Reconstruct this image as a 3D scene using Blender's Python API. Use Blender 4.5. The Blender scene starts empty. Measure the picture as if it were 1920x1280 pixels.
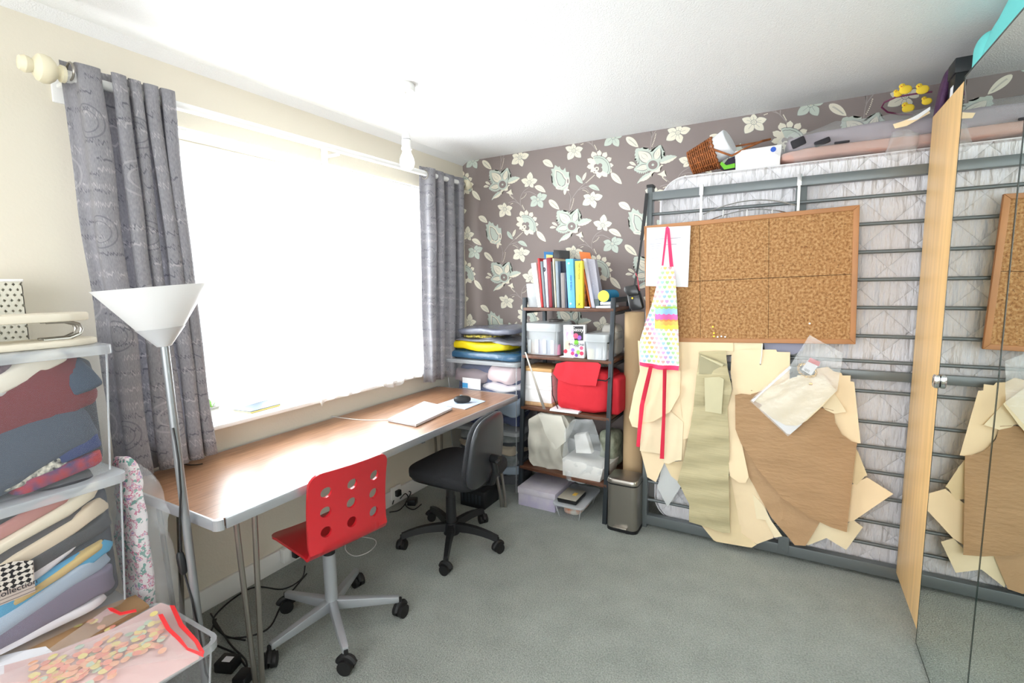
import bpy, bmesh, math, random
import numpy as np
from mathutils import Vector, Matrix, noise

random.seed(7)
SC = bpy.context.scene
COL = SC.collection

# ---------------------------------------------------------------- camera, light, exposure
CX, CY, CZ, YAW, PIT, ROL, FPX = 2.2117, -3.1843, 1.4211, -0.5153, -0.1159, -0.0151, 918.88
_f = Vector((math.sin(YAW)*math.cos(PIT), math.cos(YAW)*math.cos(PIT), math.sin(PIT)))
_r0 = Vector((math.cos(YAW), -math.sin(YAW), 0)); _u0 = _r0.cross(_f)
_r = _r0*math.cos(ROL)+_u0*math.sin(ROL); _u = -_r0*math.sin(ROL)+_u0*math.cos(ROL)
EYE = Vector((CX, CY, CZ))
cd = bpy.data.cameras.new('camera'); cam = bpy.data.objects.new('camera', cd); COL.objects.link(cam)
cd.sensor_width = 36; cd.lens = FPX/1920*36; cd.clip_start = .02
cam.matrix_world = Matrix(((_r.x, _u.x, -_f.x, CX), (_r.y, _u.y, -_f.y, CY), (_r.z, _u.z, -_f.z, CZ), (0, 0, 0, 1)))
SC.camera = cam
SC.view_settings.view_transform = 'Standard'; SC.view_settings.look = 'None'
SC.view_settings.gamma = 1; SC.view_settings.use_curve_mapping = False
SC.view_settings.exposure = 0.66
W = bpy.data.worlds.new('World'); SC.world = W; W.use_nodes = True
W.node_tree.nodes['Background'].inputs[0].default_value = (.93, .97, 1, 1)
W.node_tree.nodes['Background'].inputs[1].default_value = 3.0

def area(name, loc, rot, sx, sy, power, col=(1, 1, 1)):
    l = bpy.data.lights.new(name, 'AREA'); l.shape = 'RECTANGLE'; l.size = sx; l.size_y = sy
    l.energy = power; l.color = col
    o = bpy.data.objects.new(name, l); o.location = loc; o.rotation_euler = rot; COL.objects.link(o); return o
area('daylight_side_window', (-.42, -1.34, 1.52), (0, -math.pi/2, 0), 1.9, 2.6, 112, (.90, .96, 1))
area('fill_light_back', (1.9, -4.55, 1.45), (math.pi/2, 0, 0), 2.0, 1.5, 16, (.95, .98, 1))  # fill light added behind the camera to brighten the room
try:
    SC.cycles.max_bounces = 9; SC.cycles.diffuse_bounces = 5; SC.cycles.transparent_max_bounces = 24
    SC.cycles.use_denoising = True; SC.cycles.caustics_reflective = True; SC.cycles.caustics_refractive = False
    SC.cycles.sample_clamp_indirect = 6
except Exception: pass

def at(px, py, ax, v):
    """the point on the plane ax = v that stands at this place of the 1920 x 1280 picture"""
    d = _f + _r*((px-960)/FPX) - _u*((py-640)/FPX); i = 'xyz'.index(ax)
    return EYE + d*((v-EYE[i])/d[i])

# ---------------------------------------------------------------- materials
def lin(c): return tuple((x/12.92 if x <= .04045 else ((x+.055)/1.055)**2.4) for x in (v/255 for v in c))
MC = {}
def mat(name, rgb, rough=.55, metal=0, alpha=1, spec=.5, trans=0, var=0, vscale=8, bump=0, bscale=60, stretch=(1, 1, 1), sheen=0, rgb2=None, coat=0, emit=0):
    if name in MC: return MC[name]
    m = bpy.data.materials.new(name); m.use_nodes = True; nt = m.node_tree; b = nt.nodes['Principled BSDF']
    L = lin(rgb)
    b.inputs['Base Color'].default_value = (*L, 1); b.inputs['Roughness'].default_value = rough
    b.inputs['Metallic'].default_value = metal; b.inputs['Alpha'].default_value = alpha
    b.inputs['Specular IOR Level'].default_value = spec; b.inputs['Transmission Weight'].default_value = trans
    b.inputs['Sheen Weight'].default_value = sheen; b.inputs['Coat Weight'].default_value = coat
    if emit:
        b.inputs['Emission Color'].default_value = (*L, 1); b.inputs['Emission Strength'].default_value = emit
    if var or rgb2 or bump:
        tc = nt.nodes.new('ShaderNodeTexCoord'); mp = nt.nodes.new('ShaderNodeMapping'); mp.inputs['Scale'].default_value = stretch
        nt.links.new(tc.outputs['Object'], mp.inputs['Vector'])
    if var or rgb2:
        n = nt.nodes.new('ShaderNodeTexNoise'); n.inputs['Scale'].default_value = vscale; n.inputs['Detail'].default_value = 5
        nt.links.new(mp.outputs[0], n.inputs['Vector'])
        r = nt.nodes.new('ShaderNodeValToRGB'); nt.links.new(n.outputs['Fac'], r.inputs[0])
        c2 = lin(rgb2) if rgb2 else tuple(min(1, x*(1+var)) for x in L)
        c1 = L if rgb2 else tuple(x*(1-var) for x in L)
        r.color_ramp.elements[0].color = (*c1, 1); r.color_ramp.elements[1].color = (*c2, 1)
        r.color_ramp.elements[0].position = .35; r.color_ramp.elements[1].position = .65
        nt.links.new(r.outputs[0], b.inputs['Base Color'])
    if bump:
        n2 = nt.nodes.new('ShaderNodeTexNoise'); n2.inputs['Scale'].default_value = bscale; n2.inputs['Detail'].default_value = 4
        nt.links.new(mp.outputs[0], n2.inputs['Vector'])
        bp = nt.nodes.new('ShaderNodeBump'); bp.inputs['Strength'].default_value = min(1, bump); bp.inputs['Distance'].default_value = .01
        nt.links.new(n2.outputs['Fac'], bp.inputs['Height']); nt.links.new(bp.outputs[0], b.inputs['Normal'])
    MC[name] = m; return m

class NT:
    """tiny helper to write node maths"""
    def __init__(s, m): s.m = m; s.nt = m.node_tree; s.b = s.nt.nodes['Principled BSDF']
    def set(s, sock, v):
        if hasattr(v, 'links') or hasattr(v, 'is_linked'): s.nt.links.new(v, sock)
        else: sock.default_value = v
    def ma(s, op, a, b=0, c=0):
        n = s.nt.nodes.new('ShaderNodeMath'); n.operation = op
        s.set(n.inputs[0], a); s.set(n.inputs[1], b); s.set(n.inputs[2], c); return n.outputs[0]
    def xyz(s, src='Object'):
        t = s.nt.nodes.new('ShaderNodeTexCoord'); p = s.nt.nodes.new('ShaderNodeSeparateXYZ'); s.nt.links.new(t.outputs[src], p.inputs[0]); return p.outputs
    def vec(s, x, y, z=0):
        n = s.nt.nodes.new('ShaderNodeCombineXYZ'); s.set(n.inputs[0], x); s.set(n.inputs[1], y); s.set(n.inputs[2], z); return n.outputs[0]
    def noise(s, v, sc, det=2, out='Fac'):
        n = s.nt.nodes.new('ShaderNodeTexNoise'); n.inputs['Scale'].default_value = sc; n.inputs['Detail'].default_value = det; s.nt.links.new(v, n.inputs['Vector']); return n.outputs[out]
    def white(s, v, out='Value'):
        n = s.nt.nodes.new('ShaderNodeTexWhiteNoise'); n.noise_dimensions = '3D'; s.nt.links.new(v, n.inputs['Vector']); return n.outputs[out]
    def mix(s, f, a, b):
        n = s.nt.nodes.new('ShaderNodeMix'); n.data_type = 'RGBA'; s.set(n.inputs[0], f)
        s.set(n.inputs[6], a if hasattr(a, 'is_linked') else (*lin(a), 1)); s.set(n.inputs[7], b if hasattr(b, 'is_linked') else (*lin(b), 1)); return n.outputs[2]
    def ramp(s, f, stops, const=False):
        n = s.nt.nodes.new('ShaderNodeValToRGB'); s.nt.links.new(f, n.inputs[0]); cr = n.color_ramp
        if const: cr.interpolation = 'CONSTANT'
        while len(cr.elements) < len(stops): cr.elements.new(.5)
        for e, (p, c) in zip(cr.elements, stops): e.position = p; e.color = (*lin(c), 1)
        return n.outputs[0]
    def color(s, c): s.nt.links.new(c, s.b.inputs['Base Color'])
    def bump(s, h, st=.3, d=.005):
        n = s.nt.nodes.new('ShaderNodeBump'); n.inputs['Strength'].default_value = st; n.inputs['Distance'].default_value = d
        s.nt.links.new(h, n.inputs['Height']); s.nt.links.new(n.outputs[0], s.b.inputs['Normal'])

# ---------------------------------------------------------------- mesh builder
class MB:
    def __init__(s): s.bm = bmesh.new()
    def box(s, x0, x1, y0, y1, z0, z1, bev=0, seg=2, rot=None, about=None):
        t = bmesh.new(); bmesh.ops.create_cube(t, size=1)
        for v in t.verts: v.co = Vector(((x0+x1)/2+v.co.x*(x1-x0), (y0+y1)/2+v.co.y*(y1-y0), (z0+z1)/2+v.co.z*(z1-z0)))
        if bev: bmesh.ops.bevel(t, geom=t.edges[:], offset=bev, segments=seg, affect='EDGES', profile=.5)
        if rot is not None:
            c = Vector(about) if about else Vector(((x0+x1)/2, (y0+y1)/2, (z0+z1)/2))
            for v in t.verts: v.co = rot @ (v.co-c) + c
        return s.add(t)
    def add(s, t, M=None):
        if M is not None: bmesh.ops.transform(t, matrix=M, verts=t.verts)
        me = bpy.data.meshes.new('t'); t.to_mesh(me); t.free(); s.bm.from_mesh(me); bpy.data.meshes.remove(me); return s
    def hexa(s, bot, top, bev=0, seg=2):
        t = bmesh.new(); n = len(bot)
        a = [t.verts.new(p) for p in bot]; b = [t.verts.new(p) for p in top]
        t.faces.new(a[::-1]); t.faces.new(b)
        for i in range(n): t.faces.new((a[i], a[(i+1) % n], b[(i+1) % n], b[i]))
        bmesh.ops.recalc_face_normals(t, faces=t.faces)
        if bev: bmesh.ops.bevel(t, geom=t.edges[:], offset=bev, segments=seg, affect='EDGES', profile=.5)
        return s.add(t)
    def cyl(s, p0, p1, r0, r1=None, n=16, caps=True):
        r1 = r0 if r1 is None else r1; p0 = Vector(p0); p1 = Vector(p1); d = p1-p0
        t = bmesh.new(); bmesh.ops.create_cone(t, cap_ends=caps, segments=n, radius1=max(r0, 1e-5), radius2=max(r1, 1e-5), depth=d.length)
        q = Vector((0, 0, 1)).rotation_difference(d.normalized())
        return s.add(t, Matrix.Translation((p0+p1)/2) @ q.to_matrix().to_4x4())
    def tube(s, pts, r, n=8, closed=False, radii=None):
        pts = [Vector(p) for p in pts]; t = bmesh.new(); rings = []; m = len(pts); up = None
        for i, p in enumerate(pts):
            a = pts[(i-1) % m] if (closed or i) else p; b = pts[(i+1) % m] if (closed or i < m-1) else p
            d = (b-a).normalized()
            if up is None:
                up = d.orthogonal().normalized()
            else:
                up = (up - d*up.dot(d)); up = up.normalized() if up.length > 1e-6 else d.orthogonal().normalized()
            w = d.cross(up); rr = radii[i] if radii else r
            rings.append([t.verts.new(p+(up*math.cos(2*math.pi*k/n)+w*math.sin(2*math.pi*k/n))*rr) for k in range(n)])
        for i in range(m if closed else m-1):
            A, B = rings[i], rings[(i+1) % m]
            for k in range(n): t.faces.new((A[k], A[(k+1) % n], B[(k+1) % n], B[k]))
        if not closed: t.faces.new(rings[0][::-1]); t.faces.new(rings[-1])
        bmesh.ops.recalc_face_normals(t, faces=t.faces)
        return s.add(t)
    def lathe(s, prof, M=None, n=24):
        t = bmesh.new(); rings = []
        for r, z in prof: rings.append([t.verts.new((max(r, 1e-4)*math.cos(2*math.pi*k/n), max(r, 1e-4)*math.sin(2*math.pi*k/n), z)) for k in range(n)])
        for A, B in zip(rings, rings[1:]):
            for k in range(n): t.faces.new((A[k], A[(k+1) % n], B[(k+1) % n], B[k]))
        bmesh.ops.recalc_face_normals(t, faces=t.faces)
        return s.add(t, M)
    def soft(s, c, sz, e=.45, amp=.0, fr=6, seed=0, M=None, n=20, rz=0, rx=0, ry=0, flat=None):
        """lumpy rounded block: superellipsoid with noise"""
        t = bmesh.new(); bmesh.ops.create_uvsphere(t, u_segments=n*2, v_segments=n, radius=1)
        sg = lambda v, p: math.copysign(abs(v)**p, v)
        for v in t.verts:
            x, y, z = v.co; rxy = math.hypot(x, y); ez = e
            ca, sa = (x/rxy, y/rxy) if rxy > 1e-6 else (1, 0)
            cz_ = sg(rxy, ez)
            p = Vector((sg(ca, e)*cz_*sz[0]/2, sg(sa, e)*cz_*sz[1]/2, sg(z, ez)*sz[2]/2))
            if amp:
                q = Vector((p.x*fr+seed*3.1, p.y*fr, p.z*fr*1.5+seed))
                p += Vector((noise.noise(q), noise.noise(q+Vector((9, 0, 0))), noise.noise(q+Vector((0, 9, 0)))))*amp
                p += Vector((0, 0, 1))*abs(noise.noise(q*2.7))*amp*.5
            v.co = p
        R = Matrix.Rotation(rz, 4, 'Z') @ Matrix.Rotation(ry, 4, 'Y') @ Matrix.Rotation(rx, 4, 'X')
        s.add(t, Matrix.Translation(c) @ R)
        return s
    def poly(s, outer, holes=(), thick=.001, nrm=(0, -1, 0), dice=0, fn=None):
        """flat polygon (3-D points, coplanar), optional holes, diced and displaced by fn, thickened"""
        t = bmesh.new(); N = Vector(nrm).normalized()
        es = []
        for loop in (outer, *holes):
            vs = [t.verts.new(p) for p in loop]
            es += [t.edges.new((vs[i], vs[(i+1) % len(vs)])) for i in range(len(vs))]
        bmesh.ops.triangle_fill(t, use_beauty=True, use_dissolve=False, edges=es, normal=N)
        if dice:
            co = np.array([v.co[:] for v in t.verts]); lo, hi = co.min(0), co.max(0)
            for ax in range(3):
                if hi[ax]-lo[ax] < dice*1.01: continue
                k = Vector((0, 0, 0)); k[ax] = 1
                c = lo[ax]+dice/2
                while c < hi[ax]:
                    bmesh.ops.bisect_plane(t, geom=t.verts[:]+t.edges[:]+t.faces[:], plane_co=k*c, plane_no=k, dist=1e-6); c += dice
        for f in t.faces:
            if f.normal.dot(N) < 0: f.normal_flip()
        if thick:
            r = bmesh.ops.extrude_face_region(t, geom=t.faces[:])
            for v in [g for g in r['geom'] if isinstance(g, bmesh.types.BMVert)]: v.co += N*thick
            bmesh.ops.recalc_face_normals(t, faces=t.faces)
        if fn:
            for v in t.verts: v.co = Vector(fn(v.co.copy()))
        return s.add(t)
    def prism(s, quad, d, bev=0):
        q = [Vector(p) for p in quad]; d = Vector(d)
        return s.hexa(q, [p+d for p in q], bev)
    def build(s, name, m, parent=None, smooth=35, **props):
        me = bpy.data.meshes.new(name); o = bpy.data.objects.new(name, me); COL.objects.link(o)
        base = Vector((0, 0, 0))
        if parent is not None:
            base = WB.get(parent.name, Vector((0, 0, 0))); o.parent = parent
            WB[o.name] = base
        else:
            co = [v.co for v in s.bm.verts]
            if co and props.get('label'):
                base = Vector((sum(c.x for c in co)/len(co), sum(c.y for c in co)/len(co), min(c.z for c in co)))
            o.location = base; WB[o.name] = base
        bmesh.ops.translate(s.bm, verts=s.bm.verts, vec=-base)
        s.bm.normal_update(); s.bm.to_mesh(me); s.bm.free()
        if isinstance(m, (list, tuple)):
            for x in m: me.materials.append(x)
        else: me.materials.append(m)
        if smooth:
            try:
                me.polygons.foreach_set('use_smooth', [True]*len(me.polygons)); me.set_sharp_from_angle(angle=math.radians(smooth))
            except Exception: pass
        for k, v in props.items():
            if v is not None: o['category' if k == 'cat' else k] = v
        return o
WB = {}
def thing(name, label, cat, loc, group=None):
    o = bpy.data.objects.new(name, None); COL.objects.link(o); o.location = loc; o.empty_display_size = .05
    WB[o.name] = Vector(loc); o['label'] = label; o['category'] = cat
    if group: o['group'] = group
    return o
def dup(o, newloc, label=None, group=None):
    def cp(a, par=None):
        c = a.copy(); COL.objects.link(c)
        if par is not None: c.parent = par
        WB[c.name] = Vector(newloc)
        for ch in list(a.children): cp(ch, c)
        return c
    c = cp(o); c.location = newloc
    if label: c['label'] = label
    if group: c['group'] = group
    return c
def text(name, s, loc, size, m, parent, R, ext=.0004, align='CENTER'):
    cu = bpy.data.curves.new(name, 'FONT'); cu.body = s; cu.size = size; cu.extrude = ext; cu.align_x = align; cu.align_y = 'CENTER'
    cu.materials.append(m); o = bpy.data.objects.new(name, cu); COL.objects.link(o); o.parent = parent
    ML_ = Matrix.Translation(Vector(loc)-WB.get(parent.name, Vector((0, 0, 0)))) @ R
    bpy.context.view_layer.update(); me = bpy.data.meshes.new_from_object(o); bpy.data.objects.remove(o)
    if not me.materials: me.materials.append(m)
    me.transform(ML_); o2 = bpy.data.objects.new(name, me); COL.objects.link(o2); o2.parent = parent; o2['kind'] = 'stuff'; return o2
RX90 = Matrix.Rotation(math.pi/2, 4, 'X')

# ---------------------------------------------------------------- common materials
m_cream = mat('cream_wall_paint', (226, 219, 203), .85, bump=.08, bscale=90)
m_white = mat('white_paint', (240, 240, 238), .5)
m_ceil = mat('textured_ceiling_paint', (240, 240, 240), .9, bump=.35, bscale=210)
m_grey_metal = mat('silver_grey_metal', (150, 153, 156), .38, metal=.6)
m_steel = mat('brushed_steel', (165, 160, 152), .32, metal=.9)
m_chrome = mat('chrome', (225, 225, 228), .08, metal=1)
m_black = mat('black_plastic', (24, 25, 27), .45)
m_blackm = mat('black_rubber', (18, 18, 19), .6)
m_rack = mat('charcoal_metal', (52, 58, 63), .45, metal=.3)
m_clear = mat('clear_plastic', (226, 232, 238), .08, alpha=.09, spec=.7)
m_clear_rim = mat('frosted_plastic_rim', (220, 225, 230), .18, alpha=.5)
m_bag = mat('clear_polythene', (238, 242, 244), .1, alpha=.15, bump=1, bscale=24, spec=.8)
m_bagtx = mat('glossy_cellophane', (240, 243, 245), .1, alpha=.2, bump=1, bscale=26, spec=1)
m_red = mat('red_lacquer', (196, 32, 42), .3, coat=.4)
m_paper = mat('white_paper', (238, 238, 242), .7)
m_manila = mat('manila_card', (246, 222, 184), .75, var=.03, vscale=5)
m_manila2 = mat('pale_manila_card', (242, 225, 190), .75, var=.04, vscale=6)
m_manila3 = mat('yellowed_manila_card', (236, 214, 172), .75, var=.05, vscale=6)
m_kraft = mat('brown_kraft_paper', (176, 140, 102), .72, var=.035, vscale=5, stretch=(.7, 1, 2), bump=.5, bscale=30)
m_khaki = mat('khaki_craft_paper', (190, 178, 140), .7, var=.09, vscale=4, stretch=(.5, 1, 7), bump=.2, bscale=20)
m_whitefab = mat('white_cotton', (236, 235, 238), .9, sheen=.2)
m_beech = mat('beech_veneer', (226, 186, 128), .38, var=.09, vscale=3, stretch=(3, 14, .7))
m_walnut = mat('dark_walnut_board', (98, 62, 44), .5, var=.35, vscale=6, stretch=(2, 14, 14))

# carpet
m_carpet = mat('grey_green_carpet', (152, 158, 150), .95, sheen=.3); N = NT(m_carpet)
x, y, z = N.xyz(); v = N.vec(x, y, z)
c1 = N.ramp(N.noise(v, 7, 6), [(.3, (132, 139, 131)), (.7, (160, 166, 158))])
c2 = N.ramp(N.noise(v, 150, 3), [(.35, (110, 118, 110)), (.65, (190, 196, 188))])
N.color(N.mix(.42, c1, c2)); N.bump(N.noise(v, 170, 4), 1, .012)

# wood laminate
m_lam = mat('wood_laminate', (176, 122, 78), .33, spec=.9); N = NT(m_lam)
x, y, z = N.xyz(); g = N.noise(N.vec(N.ma('MULTIPLY', x, 26), N.ma('MULTIPLY', y, 1.6), 0), 4, 6)
N.color(N.ramp(g, [(.3, (122, 84, 60)), (.5, (152, 110, 80)), (.7, (166, 126, 96))]))

# mirror
m_mirror = mat('mirror_glass', (226, 234, 230), .0, metal=1, spec=1)
m_glassedge = mat('glass_edge', (26, 44, 38), .2)
m_pane = mat('window_glass', (240, 248, 250), .0, alpha=.06)

# curtain fabric with printed handwriting
def curtain_mat():
    m = mat('script_print_fabric', (160, 158, 162), .85, sheen=.2); N = NT(m)
    u, v, w = N.xyz('UV')     # u, v in metres
    base = N.ramp(N.noise(N.vec(N.ma('MULTIPLY', u, 60), N.ma('MULTIPLY', v, 12), 0), 6, 4), [(.3, (152, 151, 157)), (.7, (178, 176, 181))])
    col = base
    for k, (rows, colr, sh, th) in enumerate([(19, (92, 94, 104), 0, .50), (17, (216, 212, 214), 5.3, .50)]):
        vv = N.ma('ADD', N.ma('MULTIPLY', v, rows), N.ma('ADD', N.ma('MULTIPLY', u, .8), sh))
        cell = N.ma('FLOOR', vv); fr = N.ma('SUBTRACT', N.ma('FRACT', vv), .5)
        us = N.ma('ADD', u, N.ma('MULTIPLY', fr, .012))
        n1 = N.noise(N.vec(N.ma('MULTIPLY', us, 34), N.ma('MULTIPLY', cell, 7.7), k), 1, 1)
        n2 = N.noise(N.vec(N.ma('MULTIPLY', us, 60), N.ma('MULTIPLY', cell, 3.7), k+4), 1, 1)
        amp = N.ma('MULTIPLY', N.ma('POWER', N.ma('MAXIMUM', N.ma('SUBTRACT', n2, .28), .02), 1.5), 1.25)
        wv = N.ma('SINE', N.ma('ADD', N.ma('MULTIPLY', us, 760), N.ma('MULTIPLY', n1, 26)))
        d = N.ma('ABSOLUTE', N.ma('SUBTRACT', fr, N.ma('MULTIPLY', wv, amp)))
        ln = N.ma('LESS_THAN', d, .06)
        msk = N.ma('GREATER_THAN', N.noise(N.vec(N.ma('MULTIPLY', u, 7), N.ma('MULTIPLY', cell, 2.31), k*3+1), 1, 0), th)
        col = N.mix(N.ma('MULTIPLY', N.ma('MULTIPLY', ln, msk), .6), col, colr)
    # postmark circles
    for k, (cs, colr) in enumerate([(.36, (100, 102, 112)), (.44, (208, 205, 208))]):
        uu = N.ma('ADD', N.ma('DIVIDE', u, cs), k*.4+.2); v2 = N.ma('ADD', N.ma('DIVIDE', v, cs), k*.37)
        a = N.ma('SUBTRACT', N.ma('FRACT', uu), .5); b = N.ma('SUBTRACT', N.ma('FRACT', v2), .5)
        r = N.ma('SQRT', N.ma('ADD', N.ma('MULTIPLY', a, a), N.ma('MULTIPLY', b, b)))
        ring = N.ma('MAXIMUM', N.ma('LESS_THAN', N.ma('ABSOLUTE', N.ma('SUBTRACT', r, .15)), .007), N.ma('LESS_THAN', N.ma('ABSOLUTE', N.ma('SUBTRACT', r, .1)), .005))
        col = N.mix(N.ma('MULTIPLY', ring, .45), col, colr)
    N.color(col)
    # thin cloth lets some daylight through
    nt = m.node_tree; tr = nt.nodes.new('ShaderNodeBsdfTranslucent'); nt.links.new(col, tr.inputs[0])
    mx = nt.nodes.new('ShaderNodeMixShader'); mx.inputs[0].default_value = .34
    out = nt.nodes['Material Output']; nt.links.new(N.b.outputs[0], mx.inputs[1]); nt.links.new(tr.outputs[0], mx.inputs[2]); nt.links.new(mx.outputs[0], out.inputs[0])
    return m
m_curtain = curtain_mat()
def net_mat():
    m = bpy.data.materials.new('sheer_net'); m.use_nodes = True; nt = m.node_tree; nt.nodes.clear()
    o = nt.nodes.new('ShaderNodeOutputMaterial'); t = nt.nodes.new('ShaderNodeBsdfTransparent'); d = nt.nodes.new('ShaderNodeBsdfTranslucent'); f = nt.nodes.new('ShaderNodeBsdfDiffuse')
    a = nt.nodes.new('ShaderNodeMixShader'); b = nt.nodes.new('ShaderNodeMixShader'); a.inputs[0].default_value = .5; b.inputs[0].default_value = .42
    for n in (d, f): n.inputs[0].default_value = (.95, .95, .95, 1)
    nt.links.new(d.outputs[0], a.inputs[1]); nt.links.new(f.outputs[0], a.inputs[2]); nt.links.new(t.outputs[0], b.inputs[1]); nt.links.new(a.outputs[0], b.inputs[2]); nt.links.new(b.outputs[0], o.inputs[0]); return m
m_net = net_mat()

# ================================================================= THE SETTING
H = 2.35
def struct(name, mb, m, parent=None, **k): return mb.build(name, m, parent, kind='structure', **k) if parent is None else mb.build(name, m, parent, **k)
struct('floor', MB().box(-.0, 3.3, -4.3, 0, -.05, 0), m_carpet, smooth=0)
struct('ceiling', MB().box(-.3, 3.4, -4.4, .1, H, H+.08), m_ceil, smooth=0)
WY0, WY1, WZ0, WZ1 = -2.28, -.4, .835, 2.085
wl = MB(); wl.box(-.3, 0, -4.4, WY0, 0, H).box(-.3, 0, WY1, .1, 0, H).box(-.3, 0, WY0, WY1, 0, WZ0-.02).box(-.3, 0, WY0, WY1, WZ1, H)
struct('wall_left', wl, m_cream, smooth=0)
struct('wall_right', MB().box(3.3, 3.4, -4.4, .1, 0, H), m_cream, smooth=0)
wb = MB(); wb.box(0, 3.3, -4.4, -4.3, 0, .7).box(0, 3.3, -4.4, -4.3, 2.2, H).box(0, .3, -4.4, -4.3, .7, 2.2).box(2.9, 3.3, -4.4, -4.3, .7, 2.2)
struct('wall_back', wb, m_cream, smooth=0)
w2 = struct('added_fill_window', MB().box(.3, 2.9, -4.38, -4.34, .7, .76).box(.3, 2.9, -4.38, -4.34, 2.14, 2.2).box(.3, .36, -4.38, -4.34, .76, 2.14).box(2.84, 2.9, -4.38, -4.34, .76, 2.14).box(1.57, 1.63, -4.38, -4.34, .76, 2.14), m_white)  # unseen window frame, added round the opening where the fill light enters
m_wallpaper = mat('taupe_wallpaper', (143, 131, 128), .75, bump=.05, bscale=300)
far = struct('wall_far', MB().box(-.3, 3.4, 0, .1, 0, H), m_wallpaper, smooth=0)
bb = MB().box(0, .016, -4.3, 0, 0, .1, .003); struct('baseboard_left', bb, m_white)
struct('baseboard_far', MB().box(.016, 2.7, -.016, 0, 0, .1, .003), m_white)
# slight plaster cove where the left wall meets the ceiling
cv = MB(); cv.hexa([(0, -4.3, H-.03), (0, -4.3, H), (.05, -4.3, H)], [(0, 0, H-.03), (0, 0, H), (.05, 0, H)]); struct('trim_1', cv, m_ceil, smooth=0)
# window
win = MB()
xx0, xx1 = -.24, -.18
win.box(xx0, xx1, WY0, WY1, WZ0, WZ0+.06, .004).box(xx0, xx1, WY0, WY1, WZ1-.06, WZ1, .004)
for yy in (WY0+.03, WY0+.62, WY1-.62, WY1-.03): win.box(xx0, xx1, yy-.03, yy+.03, WZ0+.06, WZ1-.06, .004)
win = struct('window_1', win, m_white)
for a, b in ((WY0+.06, WY0+.59), (WY0+.65, WY1-.65), (WY1-.59, WY1-.06)):
    MB().box(-.212, -.206, a, b, WZ0+.06, WZ1-.06).build('pane', m_pane, win, 0)
sill = MB().box(-.18, .085, WY0+.001, WY1-.001, WZ0-.02, WZ0, .006); 
sill.build('window_sill', mat('gloss_white_sill', (244, 243, 240), .25), win)

# ---------------- wallpaper print, traced once and repeated half-drop
def wp(px, py):
    p = at(1010+px/5.82, 260+py/5.82, 'y', 0); return (p.x, p.z)
CRM, MNT, BGC, GRY, DOT = 0, 1, 2, 3, 0
def leafp(A, B, w1, w2, serr=0, n=12):
    A = Vector(A); B = Vector(B); d = B-A; nn = Vector((-d.y, d.x)).normalized(); out = []
    m = n*2 if serr else n
    for i in range(m+1):
        t = i/m; s = math.sin(math.pi*t**.9)**.75*(1-.15*t) if 0 < t < 1 else 0
        out.append(A+d*t-nn*(w1*s+(serr*min(1, s*1.6) if (serr and i % 2 and 0 < i < m) else 0)))
    for i in range(m-1, 0, -1):
        t = i/m; s = math.sin(math.pi*t**.9)**.75*(1-.15*t)
        out.append(A+d*t+nn*(w2*s+(serr*min(1, s*1.6) if (serr and i % 2) else 0)))
    return out
def circ(cx, cy, r, ry=None, n=14): return [Vector((cx+r*math.cos(2*math.pi*i/n), cy+(ry or r)*math.sin(2*math.pi*i/n))) for i in range(n)]
def strip(pts, w):
    P = [Vector(p) for p in pts]; Q = []
    for i in range(len(P)-1):          # smooth it (Catmull-Rom)
        p0, p1, p2, p3 = P[max(i-1, 0)], P[i], P[i+1], P[min(i+2, len(P)-1)]
        for k in range(4):
            t = k/4; Q.append(.5*((2*p1)+(p2-p0)*t+(2*p0-5*p1+4*p2-p3)*t*t+(3*p1-p0-3*p2+p3)*t**3))
    Q.append(P[-1]); L, R = [], []
    for i, p in enumerate(Q):
        d = (Q[min(i+1, len(Q)-1)]-Q[max(i-1, 0)]).normalized(); nn = Vector((-d.y, d.x)); L.append(p+nn*w/2); R.append(p-nn*w/2)
    return L+R[::-1]
motif = []                                  # (layer, colour, polygon)
def mo(l, c, p): motif.append((l, c, p))
for pts in [[(335, 800), (345, 700), (372, 640), (430, 560), (500, 490), (612, 392)], [(435, 560), (500, 528), (548, 515)], [(460, 545), (520, 545), (562, 605)], [(318, 575), (345, 620), (345, 690)],
            [(465, 1080), (540, 1160), (580, 1200), (645, 1290)], [(580, 1205), (585, 1110), (630, 1040), (695, 1000)], [(625, 1065), (700, 1052), (785, 1095)], [(430, 1170), (500, 1155), (570, 1190)]]: mo(1, GRY, strip(pts, 6))
def dots(a, b, n, bow=0):
    a = Vector(a); b = Vector(b); d = b-a; nn = Vector((-d.y, d.x)).normalized()
    for i in range(n): t = i/(n-1); mo(2, CRM, circ(*(a+d*t+nn*bow*math.sin(math.pi*t)), 5, n=6))
dots((350, 770), (383, 655), 9, 4); dots((520, 480), (608, 398), 9); dots((485, 560), (537, 588), 5, -6); dots((597, 1128), (657, 1076), 6, 8); dots((605, 1205), (628, 1252), 6); dots((452, 1085), (490, 1120), 6); dots((462, 1184), (483, 1177), 3)
for a, b, w1, w2, c in [((45, 240), (158, 308), 46, 30, 0), ((110, 672), (220, 772), 34, 30, 0), ((790, 370), (908, 494), 34, 40, 0), ((762, 995), (902, 1068), 46, 22, 0), ((945, 1155), (1072, 1275), 36, 34, 0),
                        ((145, 915), (206, 950), 18, 12, 0), ((122, 972), (190, 968), 20, 10, 0), ((412, 395), (482, 490), 20, 32, 1), ((480, 458), (520, 366), 18, 16, 0), ((545, 517), (665, 567), 42, 14, 1)]:
    mo(2, c, leafp(a, b, w1, w2)); A = Vector(a); B = Vector(b)
    mo(3, 4, strip([A+(B-A)*.2, (A+B)/2+Vector((0, -4)), A+(B-A)*.85], 2.5))
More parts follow.
